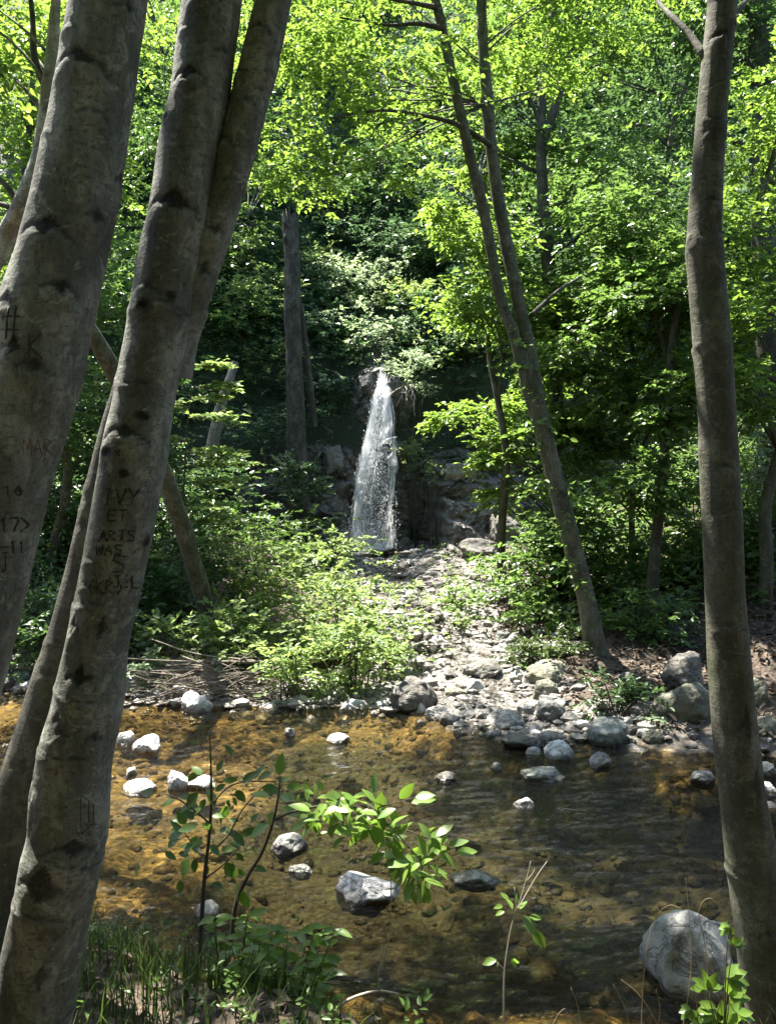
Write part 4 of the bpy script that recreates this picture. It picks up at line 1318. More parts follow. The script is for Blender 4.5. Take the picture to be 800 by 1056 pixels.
# young shoots clinging to its trunk
b = MB(); rng = np.random.default_rng(5)
Pk = PcT[(PcT[:, 2] > 1.0) & (PcT[:, 2] < 3.4)]
pp = Pk[rng.integers(0, len(Pk), 60)]
V, Q = sprays(rng, pp, np.stack([rng.normal(0, 1, 60), -np.abs(rng.normal(.3, .6, 60)), rng.normal(.2, .3, 60)], -1), rng.uniform(.15, .4, 60), 6, .07, .3)
b.add(V, Q); b.build('foliage', M['leaf_maple'], tT)

# ------------------------------------------------------------------ trees and shrubs farther off
def trunk_line(base, top, seed, n=9, wob=.08):
    rng = np.random.default_rng(seed)
    t = np.linspace(0, 1, n)[:, None]
    P = base + (top - base) * t
    P[1:-1] += np.cumsum(rng.normal(0, wob, (n - 2, 3)), axis=0) * np.array([1, 1, .2])
    return P


def tree(name, label, base, top_px, crowns, leafm, barkm, seed, r=.08, leaf=.09, dens=.8, group=None, stems=None, cat='tree', flat=.5, lo=.2, w=.56):
    """crowns: (px, py, Y, rx, ry, rz)"""
    base = np.asarray(base, float)
    root = thing(name, label, cat, base, group)
    cr = [(at(c[0], c[1], c[2]), c[3:6]) for c in crowns]
    b = MB()
    if stems:
        lines = []
        for pts in stems:
            Pb = np.array([at(*q[:3]) for q in pts]); Rb = np.array([q[3] * .5 / FPX * q[2] for q in pts])
            Pb, Rb = resample(Pb, Rb, .08)
            b.add(*tube(Pb, Rb, 9)); lines.append(Pb)
        line = np.concatenate(lines)
    else:
        top = at(*top_px) if top_px is not None else cr[0][0] + np.array([0, 0, cr[0][1][2] * .5])
        line = trunk_line(base - np.array([0, 0, .15]), top, seed)
        L = np.linspace(0, 1, len(line))
        b.add(*tube(*resample(line, r * (1 - .75 * L), .15), 9))
    b.build('trunk', barkm, root)
    far = np.mean([c[2] for c in crowns]) > 15
    crown_set(root, line, cr, leafm, barkm, seed, leaf, dens, simple=far, flat=flat, lo=lo, r0=r * .45, w=w)
    return root


def shrub(name, label, c, leafm, seed, leaf=.07, dens=.9, group=None, cat='shrub', flat=.5, w=.5, stemm='bark_dark', droop=.25):
    """c: (px, py, Y, rx, ry, rz): leafy dome on several stems"""
    Yn = perch(c[0], c[1], c[5] * .85) if (c[2] > 17 or c[2] < 11.8) else c[2]
    if c[2] < 11.8: Yn = min(Yn, c[2] + 1.5)
    k_ = Yn / c[2]
    C = at(c[0], c[1], Yn); R = np.array(c[3:6], float) * k_
    c = (c[0], c[1], Yn)
    g = float(hz(C[0], C[1]))
    base = np.array([C[0], C[1], g])
    root = thing(name, label, cat, base, group)
    rng = np.random.default_rng(seed)
    A = 4 * math.pi * (R[0] * R[1] + R[1] * R[2] + R[0] * R[2]) / 3
    nl = max(40, int(dens * A / (leaf * leaf * .34)))
    cl = int(min(44, max(7, 16 * A / 4)))
    heart = np.array([C[0], C[1], max(g, C[2] - R[2] * 1.3)])
    V, Q, cc = clump_sprays(rng, C, R, nl, leaf, cl, heart=heart, nl=7, flat=flat, simple=c[2] > 15, w=w, droop=droop)
    b = MB(); b.add(V, Q); b.build('foliage', M[leafm], root)
    b = MB()
    for q in cc[:12]:
        t = np.linspace(0, 1, 6)[:, None]
        s0 = base + np.array([rng.normal(0, .06), rng.normal(0, .06), -.05])
        mid = s0 * .5 + q * .5 + np.array([0, 0, .15 * R[2]])
        b.add(*tube((1 - t) ** 2 * s0 + 2 * t * (1 - t) * mid + t * t * q, np.linspace(.010, .003, 6), 5))
    b.build('stems', M[stemm], root)
    return root


def gbase(px, Y, dx=0.0):
    x = ray(px, 500)[0] * Y + dx
    return np.array([x, Y, float(hz(x, Y))])


LA, LM, LB, LP, LH, LU = 'leaf_alder', 'leaf_maple', 'leaf_bay', 'leaf_pale', 'leaf_hill', 'leaf_bush'
BM, BD = M['bark_mid'], M['bark_dark']

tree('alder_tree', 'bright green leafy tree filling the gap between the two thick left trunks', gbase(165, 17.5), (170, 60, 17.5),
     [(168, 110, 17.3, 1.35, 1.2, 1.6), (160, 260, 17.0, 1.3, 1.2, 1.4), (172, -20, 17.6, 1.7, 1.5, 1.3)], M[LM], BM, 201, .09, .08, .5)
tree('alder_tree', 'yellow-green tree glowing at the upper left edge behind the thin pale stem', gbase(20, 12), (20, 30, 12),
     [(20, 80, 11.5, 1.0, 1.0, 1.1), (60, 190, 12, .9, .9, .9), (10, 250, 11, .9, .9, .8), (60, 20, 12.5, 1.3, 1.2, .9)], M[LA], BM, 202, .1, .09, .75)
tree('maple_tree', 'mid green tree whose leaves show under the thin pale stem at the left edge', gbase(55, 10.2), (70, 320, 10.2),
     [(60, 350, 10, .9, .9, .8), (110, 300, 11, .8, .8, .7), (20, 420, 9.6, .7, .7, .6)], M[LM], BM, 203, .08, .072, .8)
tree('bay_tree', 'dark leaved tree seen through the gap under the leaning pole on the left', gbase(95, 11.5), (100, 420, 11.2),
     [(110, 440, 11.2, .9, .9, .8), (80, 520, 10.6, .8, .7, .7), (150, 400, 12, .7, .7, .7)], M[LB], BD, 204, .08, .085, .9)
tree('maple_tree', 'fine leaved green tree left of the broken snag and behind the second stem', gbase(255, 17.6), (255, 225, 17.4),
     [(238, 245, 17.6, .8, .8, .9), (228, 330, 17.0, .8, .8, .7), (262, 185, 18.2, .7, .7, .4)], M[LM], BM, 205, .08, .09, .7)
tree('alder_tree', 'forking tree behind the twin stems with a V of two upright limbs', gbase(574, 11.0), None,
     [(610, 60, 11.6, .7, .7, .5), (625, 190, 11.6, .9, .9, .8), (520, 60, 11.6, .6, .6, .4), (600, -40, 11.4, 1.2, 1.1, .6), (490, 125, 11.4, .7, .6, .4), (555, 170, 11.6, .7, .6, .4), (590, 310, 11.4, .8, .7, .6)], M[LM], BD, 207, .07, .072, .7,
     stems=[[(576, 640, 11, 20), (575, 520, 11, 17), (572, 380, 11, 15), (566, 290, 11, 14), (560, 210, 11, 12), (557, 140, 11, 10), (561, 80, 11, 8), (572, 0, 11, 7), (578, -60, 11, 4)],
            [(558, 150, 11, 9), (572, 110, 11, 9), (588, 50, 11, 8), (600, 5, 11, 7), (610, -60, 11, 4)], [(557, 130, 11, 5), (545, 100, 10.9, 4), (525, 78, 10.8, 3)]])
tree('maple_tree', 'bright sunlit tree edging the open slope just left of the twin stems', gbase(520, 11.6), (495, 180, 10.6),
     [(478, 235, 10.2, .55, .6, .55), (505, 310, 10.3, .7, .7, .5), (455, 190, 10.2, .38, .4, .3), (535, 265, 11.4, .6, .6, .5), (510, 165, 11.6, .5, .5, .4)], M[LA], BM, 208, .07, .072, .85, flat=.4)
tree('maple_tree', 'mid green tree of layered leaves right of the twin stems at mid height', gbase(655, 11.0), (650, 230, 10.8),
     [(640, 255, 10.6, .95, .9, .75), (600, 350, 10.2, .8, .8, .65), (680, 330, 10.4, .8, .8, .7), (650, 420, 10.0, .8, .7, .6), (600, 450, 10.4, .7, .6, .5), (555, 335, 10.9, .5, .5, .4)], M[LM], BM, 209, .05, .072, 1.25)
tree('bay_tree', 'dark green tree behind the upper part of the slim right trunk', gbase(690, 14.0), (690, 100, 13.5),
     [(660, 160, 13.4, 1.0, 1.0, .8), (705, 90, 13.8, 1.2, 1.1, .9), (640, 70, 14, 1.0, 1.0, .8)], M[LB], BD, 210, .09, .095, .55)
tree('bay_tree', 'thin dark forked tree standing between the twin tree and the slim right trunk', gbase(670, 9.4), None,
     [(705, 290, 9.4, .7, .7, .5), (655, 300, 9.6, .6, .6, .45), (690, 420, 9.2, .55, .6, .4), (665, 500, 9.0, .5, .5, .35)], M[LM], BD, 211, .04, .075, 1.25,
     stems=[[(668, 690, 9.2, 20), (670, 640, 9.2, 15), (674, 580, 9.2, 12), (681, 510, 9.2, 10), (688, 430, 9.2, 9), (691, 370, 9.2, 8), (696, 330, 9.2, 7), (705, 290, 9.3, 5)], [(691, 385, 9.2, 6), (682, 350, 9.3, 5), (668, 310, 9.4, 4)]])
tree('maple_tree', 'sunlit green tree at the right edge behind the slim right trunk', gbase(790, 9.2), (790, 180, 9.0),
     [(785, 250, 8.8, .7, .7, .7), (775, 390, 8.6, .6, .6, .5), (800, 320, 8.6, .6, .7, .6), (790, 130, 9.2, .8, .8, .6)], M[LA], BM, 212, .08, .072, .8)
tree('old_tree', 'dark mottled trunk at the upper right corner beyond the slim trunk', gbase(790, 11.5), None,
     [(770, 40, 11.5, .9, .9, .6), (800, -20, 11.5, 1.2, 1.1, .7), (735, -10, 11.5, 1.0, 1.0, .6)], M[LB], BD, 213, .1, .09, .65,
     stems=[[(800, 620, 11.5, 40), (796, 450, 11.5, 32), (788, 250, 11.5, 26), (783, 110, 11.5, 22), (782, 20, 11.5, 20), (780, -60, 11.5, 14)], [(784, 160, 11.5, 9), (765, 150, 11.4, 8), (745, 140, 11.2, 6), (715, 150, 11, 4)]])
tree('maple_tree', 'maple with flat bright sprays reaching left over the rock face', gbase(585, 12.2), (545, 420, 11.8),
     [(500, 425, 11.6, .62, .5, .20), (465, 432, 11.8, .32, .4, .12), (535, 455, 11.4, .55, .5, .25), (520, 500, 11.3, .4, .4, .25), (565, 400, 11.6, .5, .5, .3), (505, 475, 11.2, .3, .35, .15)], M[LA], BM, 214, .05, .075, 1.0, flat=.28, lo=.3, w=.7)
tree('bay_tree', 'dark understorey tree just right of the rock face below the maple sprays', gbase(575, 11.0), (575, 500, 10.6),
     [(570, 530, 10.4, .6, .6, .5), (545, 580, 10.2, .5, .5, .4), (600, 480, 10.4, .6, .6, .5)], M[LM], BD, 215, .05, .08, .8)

# hillside behind: a tier of trees on the slope up to the top of the picture
HILL = [(222, 70, 21, 2.0, 'maple', 'tree high on the slope seen between the second stem and the top centre'),
        (310, 30, 25, 2.2, 'alder', 'pale green tree at the top of the slope above the broken snag'),
        (392, 190, 23, 1.5, 'bay', 'dark blue-green tree in the shaded hollow above the waterfall'),
        (345, 215, 22, 1.2, 'bay', 'small dark tree on the slope right behind the top of the broken snag'),
        (425, 90, 26, 2.1, 'alder', 'yellow-green tree far up the slope left of the slender stems'),
        (455, 270, 21, 1.2, 'bay', 'dark round tree on the slope just right of the pale shrubs'),
        (500, 20, 27, 2.3, 'maple', 'tall green tree at the top of the slope behind the slender stems'),
        (600, 90, 23, 1.9, 'maple', 'green tree up the slope behind the V of upright limbs'),
        (650, 20, 25, 2.3, 'bay', 'dark tree at the top of the slope left of the slim right trunk'),
        (700, 210, 17, 1.5, 'bay', 'shadowy tree low on the right slope behind the slim right trunk'),
        (760, 80, 19, 1.9, 'maple', 'green tree on the right slope between slim trunk and dark mottled trunk'),
        (60, 120, 18, 2.2, 'maple', 'green tree far behind the thin pale stem at the upper left'),
        (140, 20, 24, 2.6, 'alder', 'yellow-green tree far up behind the thick left trunks'),
        (170, 190, 19, 1.6, 'bay', 'dark tree far behind the gap between the thick left trunks'),
        (250, 150, 26, 2.2, 'bay', 'dark tree far up the slope directly left of the snag top'),
        (560, 200, 18, 1.4, 'maple', 'green tree at the foot of the right slope behind the forking tree'),
        (20, 300, 15.5, 1.6, 'bay', 'dark tree deep in the wood at the left edge below the pale stem'),
        (370, -20, 30, 2.6, 'maple', 'tree on the crest at the very top centre of the picture'),
        (560, -30, 31, 2.6, 'alder', 'tree on the crest at the top right of the slender stems'),
        (230, -30, 30, 2.8, 'maple', 'tree on the crest above the second stem of the forked trunk'),
        (740, -30, 27, 2.6, 'alder', 'tree on the crest behind the top of the slim right trunk')]
LEAFOF = {'maple': LM, 'alder': LA, 'bay': LB}
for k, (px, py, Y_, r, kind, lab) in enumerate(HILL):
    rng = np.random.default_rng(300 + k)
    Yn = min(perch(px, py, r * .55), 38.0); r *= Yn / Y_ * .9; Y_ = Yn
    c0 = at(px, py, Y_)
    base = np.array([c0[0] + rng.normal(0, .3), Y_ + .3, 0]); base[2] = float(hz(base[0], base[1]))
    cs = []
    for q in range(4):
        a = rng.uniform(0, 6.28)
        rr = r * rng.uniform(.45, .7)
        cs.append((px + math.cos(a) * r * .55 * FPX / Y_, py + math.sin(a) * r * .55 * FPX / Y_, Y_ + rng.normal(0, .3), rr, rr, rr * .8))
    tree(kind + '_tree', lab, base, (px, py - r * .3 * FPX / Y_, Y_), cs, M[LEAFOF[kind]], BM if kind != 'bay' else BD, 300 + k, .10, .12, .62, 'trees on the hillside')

SHRUBS = [
    # pale sunlit shrubs above the fall
    (352, 285, 20.0, .95, .8, .55, LP, .10, .95, 'pale silvery shrub highest of those on the sunlit slope above the fall'),
    (322, 330, 18.6, .5, .5, .36, LP, .10, .95, 'pale shrub just right of the snag on the sunlit slope'),
    (385, 335, 18.8, .85, .7, .55, LP, .10, .95, 'wide pale shrub above the lip of the fall'),
    (372, 305, 19.4, .6, .6, .4, LP, .10, .9, 'small pale shrub between the highest and the widest on the sunlit slope'),
    (426, 384, 16.3, .5, .45, .48, LP, .08, 1.1, 'rounded pale bush overhanging the lip of the fall on its right'),
    (280, 372, 17.6, .8, .6, .55, LU, .09, .8, 'dull green shrub at the foot of the slope behind the snag'),
    (245, 320, 18.5, .8, .7, .6, LU, .09, .8, 'green shrub on the slope left of the snag at the height of its middle'),
    (442, 325, 19.4, .8, .7, .6, LH, .10, .9, 'dark shrub on the slope above right of the overhanging bush'),
    (480, 350, 18.0, .8, .7, .6, LH, .10, .9, 'dark shrub behind the sprays of the maple'),
    (405, 250, 21.5, .9, .8, .6, LH, .10, .9, 'dark shrub on the slope above the pale shrubs'),
    (318, 262, 20.5, .8, .7, .5, LU, .10, .9, 'warm green shrub on the slope just right of the snag top'),
    (400, 285, 20.2, .7, .6, .45, LP, .10, .9, 'pale shrub on the slope right of the highest pale one'),
    (430, 300, 20.0, .8, .7, .5, LU, .10, .85, 'sunlit green shrub on the slope at the left edge of the bright tree'),
    (275, 300, 19.0, .9, .7, .6, LU, .10, .85, 'sunlit green shrub directly left of the snag at two thirds of its height'),
    (235, 270, 20.0, .9, .8, .6, LU, .10, .85, 'sunlit shrub on the slope beside the second stem of the forked trunk'),
    (455, 360, 18.2, .7, .6, .45, LU, .09, .85, 'green shrub on the slope right of the rounded overhanging bush'),
    (338, 395, 17.0, .45, .4, .3, LP, .09, .8, 'pale tufted shrub on the ledge right of the thin dark dead stem'),
    (360, 235, 22.0, .9, .8, .55, LH, .11, .85, 'green shrub above the highest pale shrub on the slope'),
    # cliff greenery
    (430, 465, 15.9, .3, .25, .42, LU, .06, .7, 'strip of moss and small leaves on the rock right of the fall'),
    (448, 480, 15.6, .2, .2, .25, LU, .06, .6, 'small fern clump on top of the buttress beside the moss strip'),
    (330, 430, 16.3, .35, .25, .28, LH, .07, .6, 'dark ferny clump right of the snag base on the rock face'),
    (268, 440, 15.5, .7, .5, .6, LH, .08, .7, 'shadowed shrub on the rock face left of the snag base'),
    # left understorey
    (118, 560, 9.4, .75, .6, .55, LB, .075, .9, 'dark shrub under the leaning pole behind the carved forked trunk'),
    (60, 640, 9.0, .7, .6, .5, LB, .075, .9, 'dark shrub seen between the two left trunks near the water'),
    (165, 600, 10.2, .6, .55, .5, LB, .075, .9, 'dark green shrub left of the foot of the leaning pole'),
    (240, 560, 12.0, .8, .6, .55, LM, .08, .8, 'green shrub right behind the foot of the leaning pole'),
    (200, 500, 12.6, .8, .7, .7, LB, .085, .8, 'dark shrub behind the layered bright sapling'),
    (290, 555, 13.4, .7, .6, .4, LM, .08, .8, 'shaded shrub under the black rock shelf'),
    (345, 575, 14.2, .55, .4, .3, LM, .075, .8, 'green shrub left of the landing of the fall'),
    (175, 660, 9.0, 0.36, 0.29, 0.23, LU, .07, .9, 'shrub just above the left end of the twig heap'),
    (150, 690, 8.3, 0.20, 0.18, 0.18, LP, .07, .9, 'small pale-leaved shrub at the left end of the twig heap beside the carved trunk'),
    # sunlit bush group left of the wash
    (262, 618, 10.8, 0.48, 0.41, 0.41, LU, .07, .72, 'sunlit shrub at the left end of the bright bank of bushes'),
    (315, 612, 11.4, 0.74, 0.57, 0.57, LU, .07, .72, 'bright sunlit shrub at the back of the bank of bushes'),
    (352, 632, 10.6, 0.72, 0.57, 0.61, LU, .07, .72, 'largest bright shrub in the middle of the sunlit bank of bushes'),
    (292, 655, 9.8, 0.48, 0.37, 0.37, LU, .068, .72, 'bright shrub directly above the twig heap'),
    (330, 684, 8.9, .45, .4, .30, LU, .065, .72, 'sunlit shrub nearest the water in the bank of bushes'),
    (300, 692, 8.9, 0.35, 0.29, 0.30, LU, .065, .72, 'bright shrub over the right end of the twig heap'),
    (362, 672, 9.4, 0.54, 0.46, 0.46, LU, .065, .72, 'bright shrub above the pale shore rock, low in the bank of bushes'),
    (335, 590, 12.4, 0.72, 0.57, 0.54, LU, .075, .72, 'sunlit shrub rising behind all others in the bank of bushes'),
    (245, 592, 11.6, 0.60, 0.52, 0.54, LU, .075, .72, 'sunlit shrub beside the foot of the leaning pole'),
    (300, 500, 14.4, .6, .45, .5, LH, .085, .9, 'dark shrub hiding the base of the broken snag'),
    (320, 535, 14.8, .5, .4, .35, LH, .085, .9, 'dark shrub below the base of the broken snag'),
    (240, 640, 10.4, .5, .45, .42, LU, .07, .75, 'sunlit shrub behind the left half of the twig heap'),
    (250, 655, 9.6, .5, .42, .4, LU, .07, .75, 'sunlit shrub right behind the middle of the twig heap'),
    (388, 640, 10.6, .42, .35, .3, LU, .065, .9, 'sunlit shrub at the edge of the pebbles, right end of the bank of bushes'),
    (400, 670, 9.6, .35, .3, .2, LU, .06, .8, 'low weedy shrub behind the large dark boulder'),
    # wash herbs
    (466, 612, 11.6, .22, .22, .30, LU, .065, .8, 'bright upright herb growing alone in the wash'),
    (507, 592, 12.4, .26, .22, .24, LU, .065, .8, 'bright herb at the upper right edge of the wash'),
    (478, 640, 10.6, .16, .15, .14, LU, .055, .7, 'small green herb among pebbles below the upright herb'),
    # right bank
    (560, 668, 8.7, .34, .28, .20, 'grass', .055, 1.0, 'low fine-leaved green plant left of the twin tree base'),
    (585, 660, 8.9, .28, .25, .17, 'grass', .055, .9, 'small fine-leaved plant touching the twin tree base'),
    (636, 714, 7.7, .26, .22, .22, LB, .05, 1.0, 'dark ferny plant on the shaded bank left of the big olive boulder'),
    (678, 738, 7.2, .12, .10, .06, LP, .05, .9, 'tiny pale rosette plant below the big olive boulder'),
    (530, 600, 11.0, .6, .5, .4, LM, .075, .8, 'shaded shrub at the right side of the upper wash'),
    (565, 615, 9.8, .6, .5, .42, LM, .075, .75, 'green shrub left of the twin trunk at knee height'),
    (640, 560, 9.2, .7, .6, .5, LM, .075, .8, 'leafy shrub directly right of the twin trunk'),
    (655, 625, 8.8, .5, .5, .3, LM, .07, .6, 'low green shrub by the thin dark tree'),
    (700, 560, 9.0, .6, .6, .5, LM, .075, .75, 'shrub behind the slim right trunk at mid height'),
    (720, 470, 9.6, .7, .6, .6, LM, .08, .75, 'leafy shrub behind the slim right trunk above the middle'),
    (785, 540, 8.6, .5, .5, .5, LM, .075, .75, 'green shrub at the right edge beyond the slim trunk'),
    (790, 460, 9.0, .5, .5, .45, LP, .075, .6, 'pale spotted shrub at the right edge above the green one'),
    (690, 640, 9.2, .4, .4, .25, LB, .07, .7, 'dark low shrub behind the dark boulder on the right bank'),
]
for k, (px, py, Y_, rx, ry, rz, lm, lf, dn, lab) in enumerate(SHRUBS):
    nm = 'herb' if rx < .3 and Y_ < 13 else 'shrub'
    shrub(nm, lab, (px, py, Y_, rx, ry, rz), lm, 500 + k, lf, dn, cat='plant' if nm == 'herb' else 'shrub', group='shrubs and herbs along the gully')

# layered bright sapling left of centre: flat sprays one above another
root = thing('layered_sapling', 'slender sapling with flat tiers of bright leaves beside the leaning pole', 'sapling', gbase(192, 9.6))
rng = np.random.default_rng(66)
b, s_ = MB(), MB()
line = np.array([at(186, 640, 9.6), at(188, 540, 9.6), at(192, 460, 9.6), at(198, 395, 9.6), at(202, 372, 9.6)])
line[0, 2] = hz(line[0, 0], line[0, 1]) - .05
s_.add(*tube(*resample(line, [.022, .016, .011, .007, .004], .1), 7))
for (py, l, rgt) in [(378, 22, 1), (400, 30, 1), (420, 34, -1), (432, 44, 1), (455, 30, -1), (468, 42, 1), (482, 56, 1), (498, 50, 1), (505, 40, -1), (524, 66, 1), (540, 50, 1), (412, 26, 1), (560, 48, 1), (575, 40, -1)]:
    p0 = np.array([np.interp(at(0, py, 9.6)[2], line[:, 2], line[:, k]) for k in range(3)])
    for q in range(3):
        d = unit(np.array([rgt * rng.uniform(.6, 1), rng.uniform(-.9, .6), .12]))
        Lb = l / FPX * 9.6 * rng.uniform(.8, 1.4)
        C = curve3(p0, d, Lb, 5, rng, .03, .06)
        s_.add(*tube(C, np.linspace(.006, .002, 6), 5))
        for c in C[1:]:
            V, Q = sprays(rng, np.repeat(c[None], 3, 0), d + rng.normal(0, .5, (3, 3)) * np.array([1, 1, .1]), np.full(3, .16), 5, .08, .12, .2, .62)
            b.add(V, Q)
s_.build('stem', BM, root); b.build('foliage', M[LU], root)

# ------------------------------------------------------------------ dead wood
def dead_stem(name, label, rows, mat, seed, cat, n=26, step=.03, jag=0.0, wob=.07):
    P, R = px_path(rows)
    root = thing(name, label, cat, P[0])
    o, V, Q, Pc, Rc = bark_trunk('trunk', mat, root, P, R, n, step, seed, rings=8, wob=wob)
    if jag:
        me = o.data
        rng = np.random.default_rng(seed)
        m = len(Pc)
        for k in range(n):
            cut = rng.random() * jag
            for r_ in range(max(0, m - 8), m):
                v = me.vertices[r_ * n + k]
                v.co.z -= cut * (r_ - (m - 9)) / 8
    return root, Pc


root, Pc = dead_stem('dead_snag', 'tall broken grey snag without branches standing left of the waterfall', [(308, 560, 15.2, 24), (307, 520, 15.2, 23), (306, 470, 15.2, 21), (304, 400, 15.2, 18), (302, 330, 15.2, 17), (301, 270, 15.2, 16), (299, 228, 15.2, 16), (299, 213, 15.2, 14)], M['bark_dead'], 401, 'dead tree', 28, .04, .3, .09)
bb = MB(); 
for pts in ([(300, 250, 15.2), (296, 236, 15.1), (293, 228, 15.0)], [(300, 238, 15.2), (294, 244, 15.1), (292, 252, 15.05)]):
    Pb, Rb = resample([at(*q) for q in pts], [.05, .035, .015], .04); bb.add(*tube(Pb, Rb, 6))
bb.build('branch_stub', M['bark_dark'], root)
dead_stem('dead_pole', 'thin dark dead stem leaning close beside the tall broken snag', [(324, 440, 15.4, 7), (321, 410, 15.4, 7), (317, 370, 15.4, 6), (313, 335, 15.4, 5), (310, 312, 15.4, 3)], M['bark_dark'], 402, 'dead tree', 10, .08)
dead_stem('leaning_log', 'pale weathered log leaning on the rock face left of the snag', [(212, 490, 14.2, 13), (220, 455, 14.3, 12), (229, 415, 14.4, 11), (243, 374, 14.6, 8)], M['deadwood'], 403, 'log', 14, .06)
dead_stem('leaning_pole', 'long bare pole slanting down to the right behind the carved forked trunk', [(226, 668, 9.0, 20), (216, 640, 8.9, 18), (198, 575, 8.6, 18), (172, 497, 8.3, 18), (150, 450, 8.1, 18), (124, 396, 7.9, 17), (90, 335, 7.6, 16), (62, 288, 7.4, 14)], M['bark_mid'], 404, 'dead tree', 20, .05)
dead_stem('fallen_log', 'dark fallen log bent along the ground behind the twin tree base', [(626, 690, 8.6, 16), (650, 678, 8.6, 14), (672, 664, 8.7, 13), (690, 652, 8.9, 11), (705, 650, 9.1, 7)], M['bark_dark'], 405, 'log', 12, .05)
dead_stem('leaning_log', 'thin pale leaning stem in the dark hollow at the upper right', [(690, 152, 13, 5), (697, 115, 13, 5), (708, 85, 13, 4), (714, 62, 13, 3)], M['deadwood'], 406, 'dead tree', 8, .1)

# tangle of dead twigs on the far left shore
rng = np.random.default_rng(77)
b = MB()
for k in range(170):
    px = rng.uniform(150, 296); 
    mid = 1 - abs(px - 232) / 75
    py = rng.uniform(0, 1)
    Y_ = rng.uniform(7.55, 8.0)
    p = at(px, 710, Y_)
    p[2] = float(hz(p[0], p[1])) + .02 + .26 * py * max(mid, .1) ** .6
    d = unit(np.array([rng.choice([-1, 1]) * 1.0, rng.normal(0, .5), rng.normal(0, .22)]))
    L_ = rng.uniform(.25, .95)
    C = curve3(p - d * L_ / 2, d, L_, 6, rng, .03, .1)
    r_ = rng.choice([.004, .006, .009, .014], p=[.45, .3, .18, .07])
    b.add(*tube(C, np.linspace(r_, r_ * .4, 7), 5))
for k in range(5):
    p = at(rng.uniform(265, 300), 700, 7.8); p[2] = float(hz(p[0], p[1])) + rng.uniform(.1, .35)
    C = curve3(p, (-1, -.1, rng.uniform(-.1, .05)), rng.uniform(1.0, 1.5), 8, rng, .0, .05)
    b.add(*tube(C, np.linspace(.014, .005, 9), 6))
tag(b.build('twig_heap', M['brushwood']), 'tangled heap of grey-brown dead twigs on the far left shore', 'brush heap', kind='stuff')

# bare roots hanging beside the lip of the fall
root = thing('hanging_roots', 'pale bare roots hanging below the rounded bush right of the fall lip', 'roots', at(418, 398, 15.9))
b = MB(); rng = np.random.default_rng(9)
for k in range(12):
    C = curve3(at(rng.uniform(412, 424), rng.uniform(394, 402), 15.9), (rng.uniform(-.7, .5), -.3, -1), rng.uniform(.25, .6), 6, rng, .06, .2)
    b.add(*tube(C, np.linspace(.012, .003, 7), 5))
b.build('root', M['stem_pale'], root)

# ------------------------------------------------------------------ ground cover of the slopes
rng = np.random.default_rng(88)


def cover(name, n, xr, yr, mask, leafm, leaf, hmax, label, simple=True, nl=7, cat='undergrowth'):
    x = rng.uniform(*xr, n); y = rng.uniform(*yr, n)
    if name.startswith('hill'):
        y = yr[0] + (yr[1] - yr[0]) * rng.random(n) ** 1.5
        x = x * y * .5
    k = mask(x, y)
    x, y = x[k], y[k]
    cl = .5 + .5 * vnoise(xyz(x * .8, y * .8), 15)
    z = hz(x, y)
    P = np.stack([x, y, z + rng.uniform(0, 1, len(x)) * hmax * (.25 + cl) * np.where((y > 17) & (y < 21.5) & (np.abs(400 + FPX * x / y - 375) < 85), .25, 1)], -1)
    D = np.stack([rng.normal(0, 1, len(x)), rng.normal(-.4, .8, len(x)), rng.uniform(.0, .9, len(x))], -1)
    V, Q = sprays(rng, P, D, rng.uniform(.2, .5, len(x)), nl, leaf, .3, .55, .55, simple)
    b = MB(); b.add(V, Q)
    return tag(b.build(name, M[leafm]), label, cat, kind='stuff')


def hillmask(x, y):
    px = 400 + FPX * x / y
    return (hz(x, y) > 3.2) & (px > 120) & (px < 820) & ~((y < 18.4) & (np.abs(x + .2) < .45))


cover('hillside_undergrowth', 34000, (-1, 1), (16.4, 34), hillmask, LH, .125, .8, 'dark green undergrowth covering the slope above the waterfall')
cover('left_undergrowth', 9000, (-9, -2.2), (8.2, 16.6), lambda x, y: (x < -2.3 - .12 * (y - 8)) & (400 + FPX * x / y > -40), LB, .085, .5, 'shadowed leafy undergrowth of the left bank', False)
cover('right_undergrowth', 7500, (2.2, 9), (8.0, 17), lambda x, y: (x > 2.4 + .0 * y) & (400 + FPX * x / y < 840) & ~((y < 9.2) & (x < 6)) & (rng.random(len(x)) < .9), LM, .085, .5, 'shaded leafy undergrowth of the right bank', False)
# leaves and moss clinging to the rock face away from the water
n = 2600
x = rng.uniform(-5, 4.5, n); z = rng.uniform(.6, 4.3, n)
k = (np.abs(x + .35 + .25 * (3 - z) * .3) > .75) & (vnoise(xyz(x * 1.3, z * 1.3), 18) > -.15) & ~((x > .6) & (x < 2.2) & (z < 2.4))
x, z = x[k], z[k]
P = np.stack([x, cliff_y(x, z) - .12, z], -1)
V, Q = sprays(rng, P, np.stack([rng.normal(0, 1, len(x)), rng.normal(-1, .3, len(x)), rng.normal(.1, .5, len(x))], -1), rng.uniform(.15, .35, len(x)), 6, .075, .4, .5, .5, True)
b = MB(); b.add(V, Q)
tag(b.build('cliff_ivy', M[LH]), 'dark creeping leaves clinging to the rock face', 'creepers', kind='stuff')
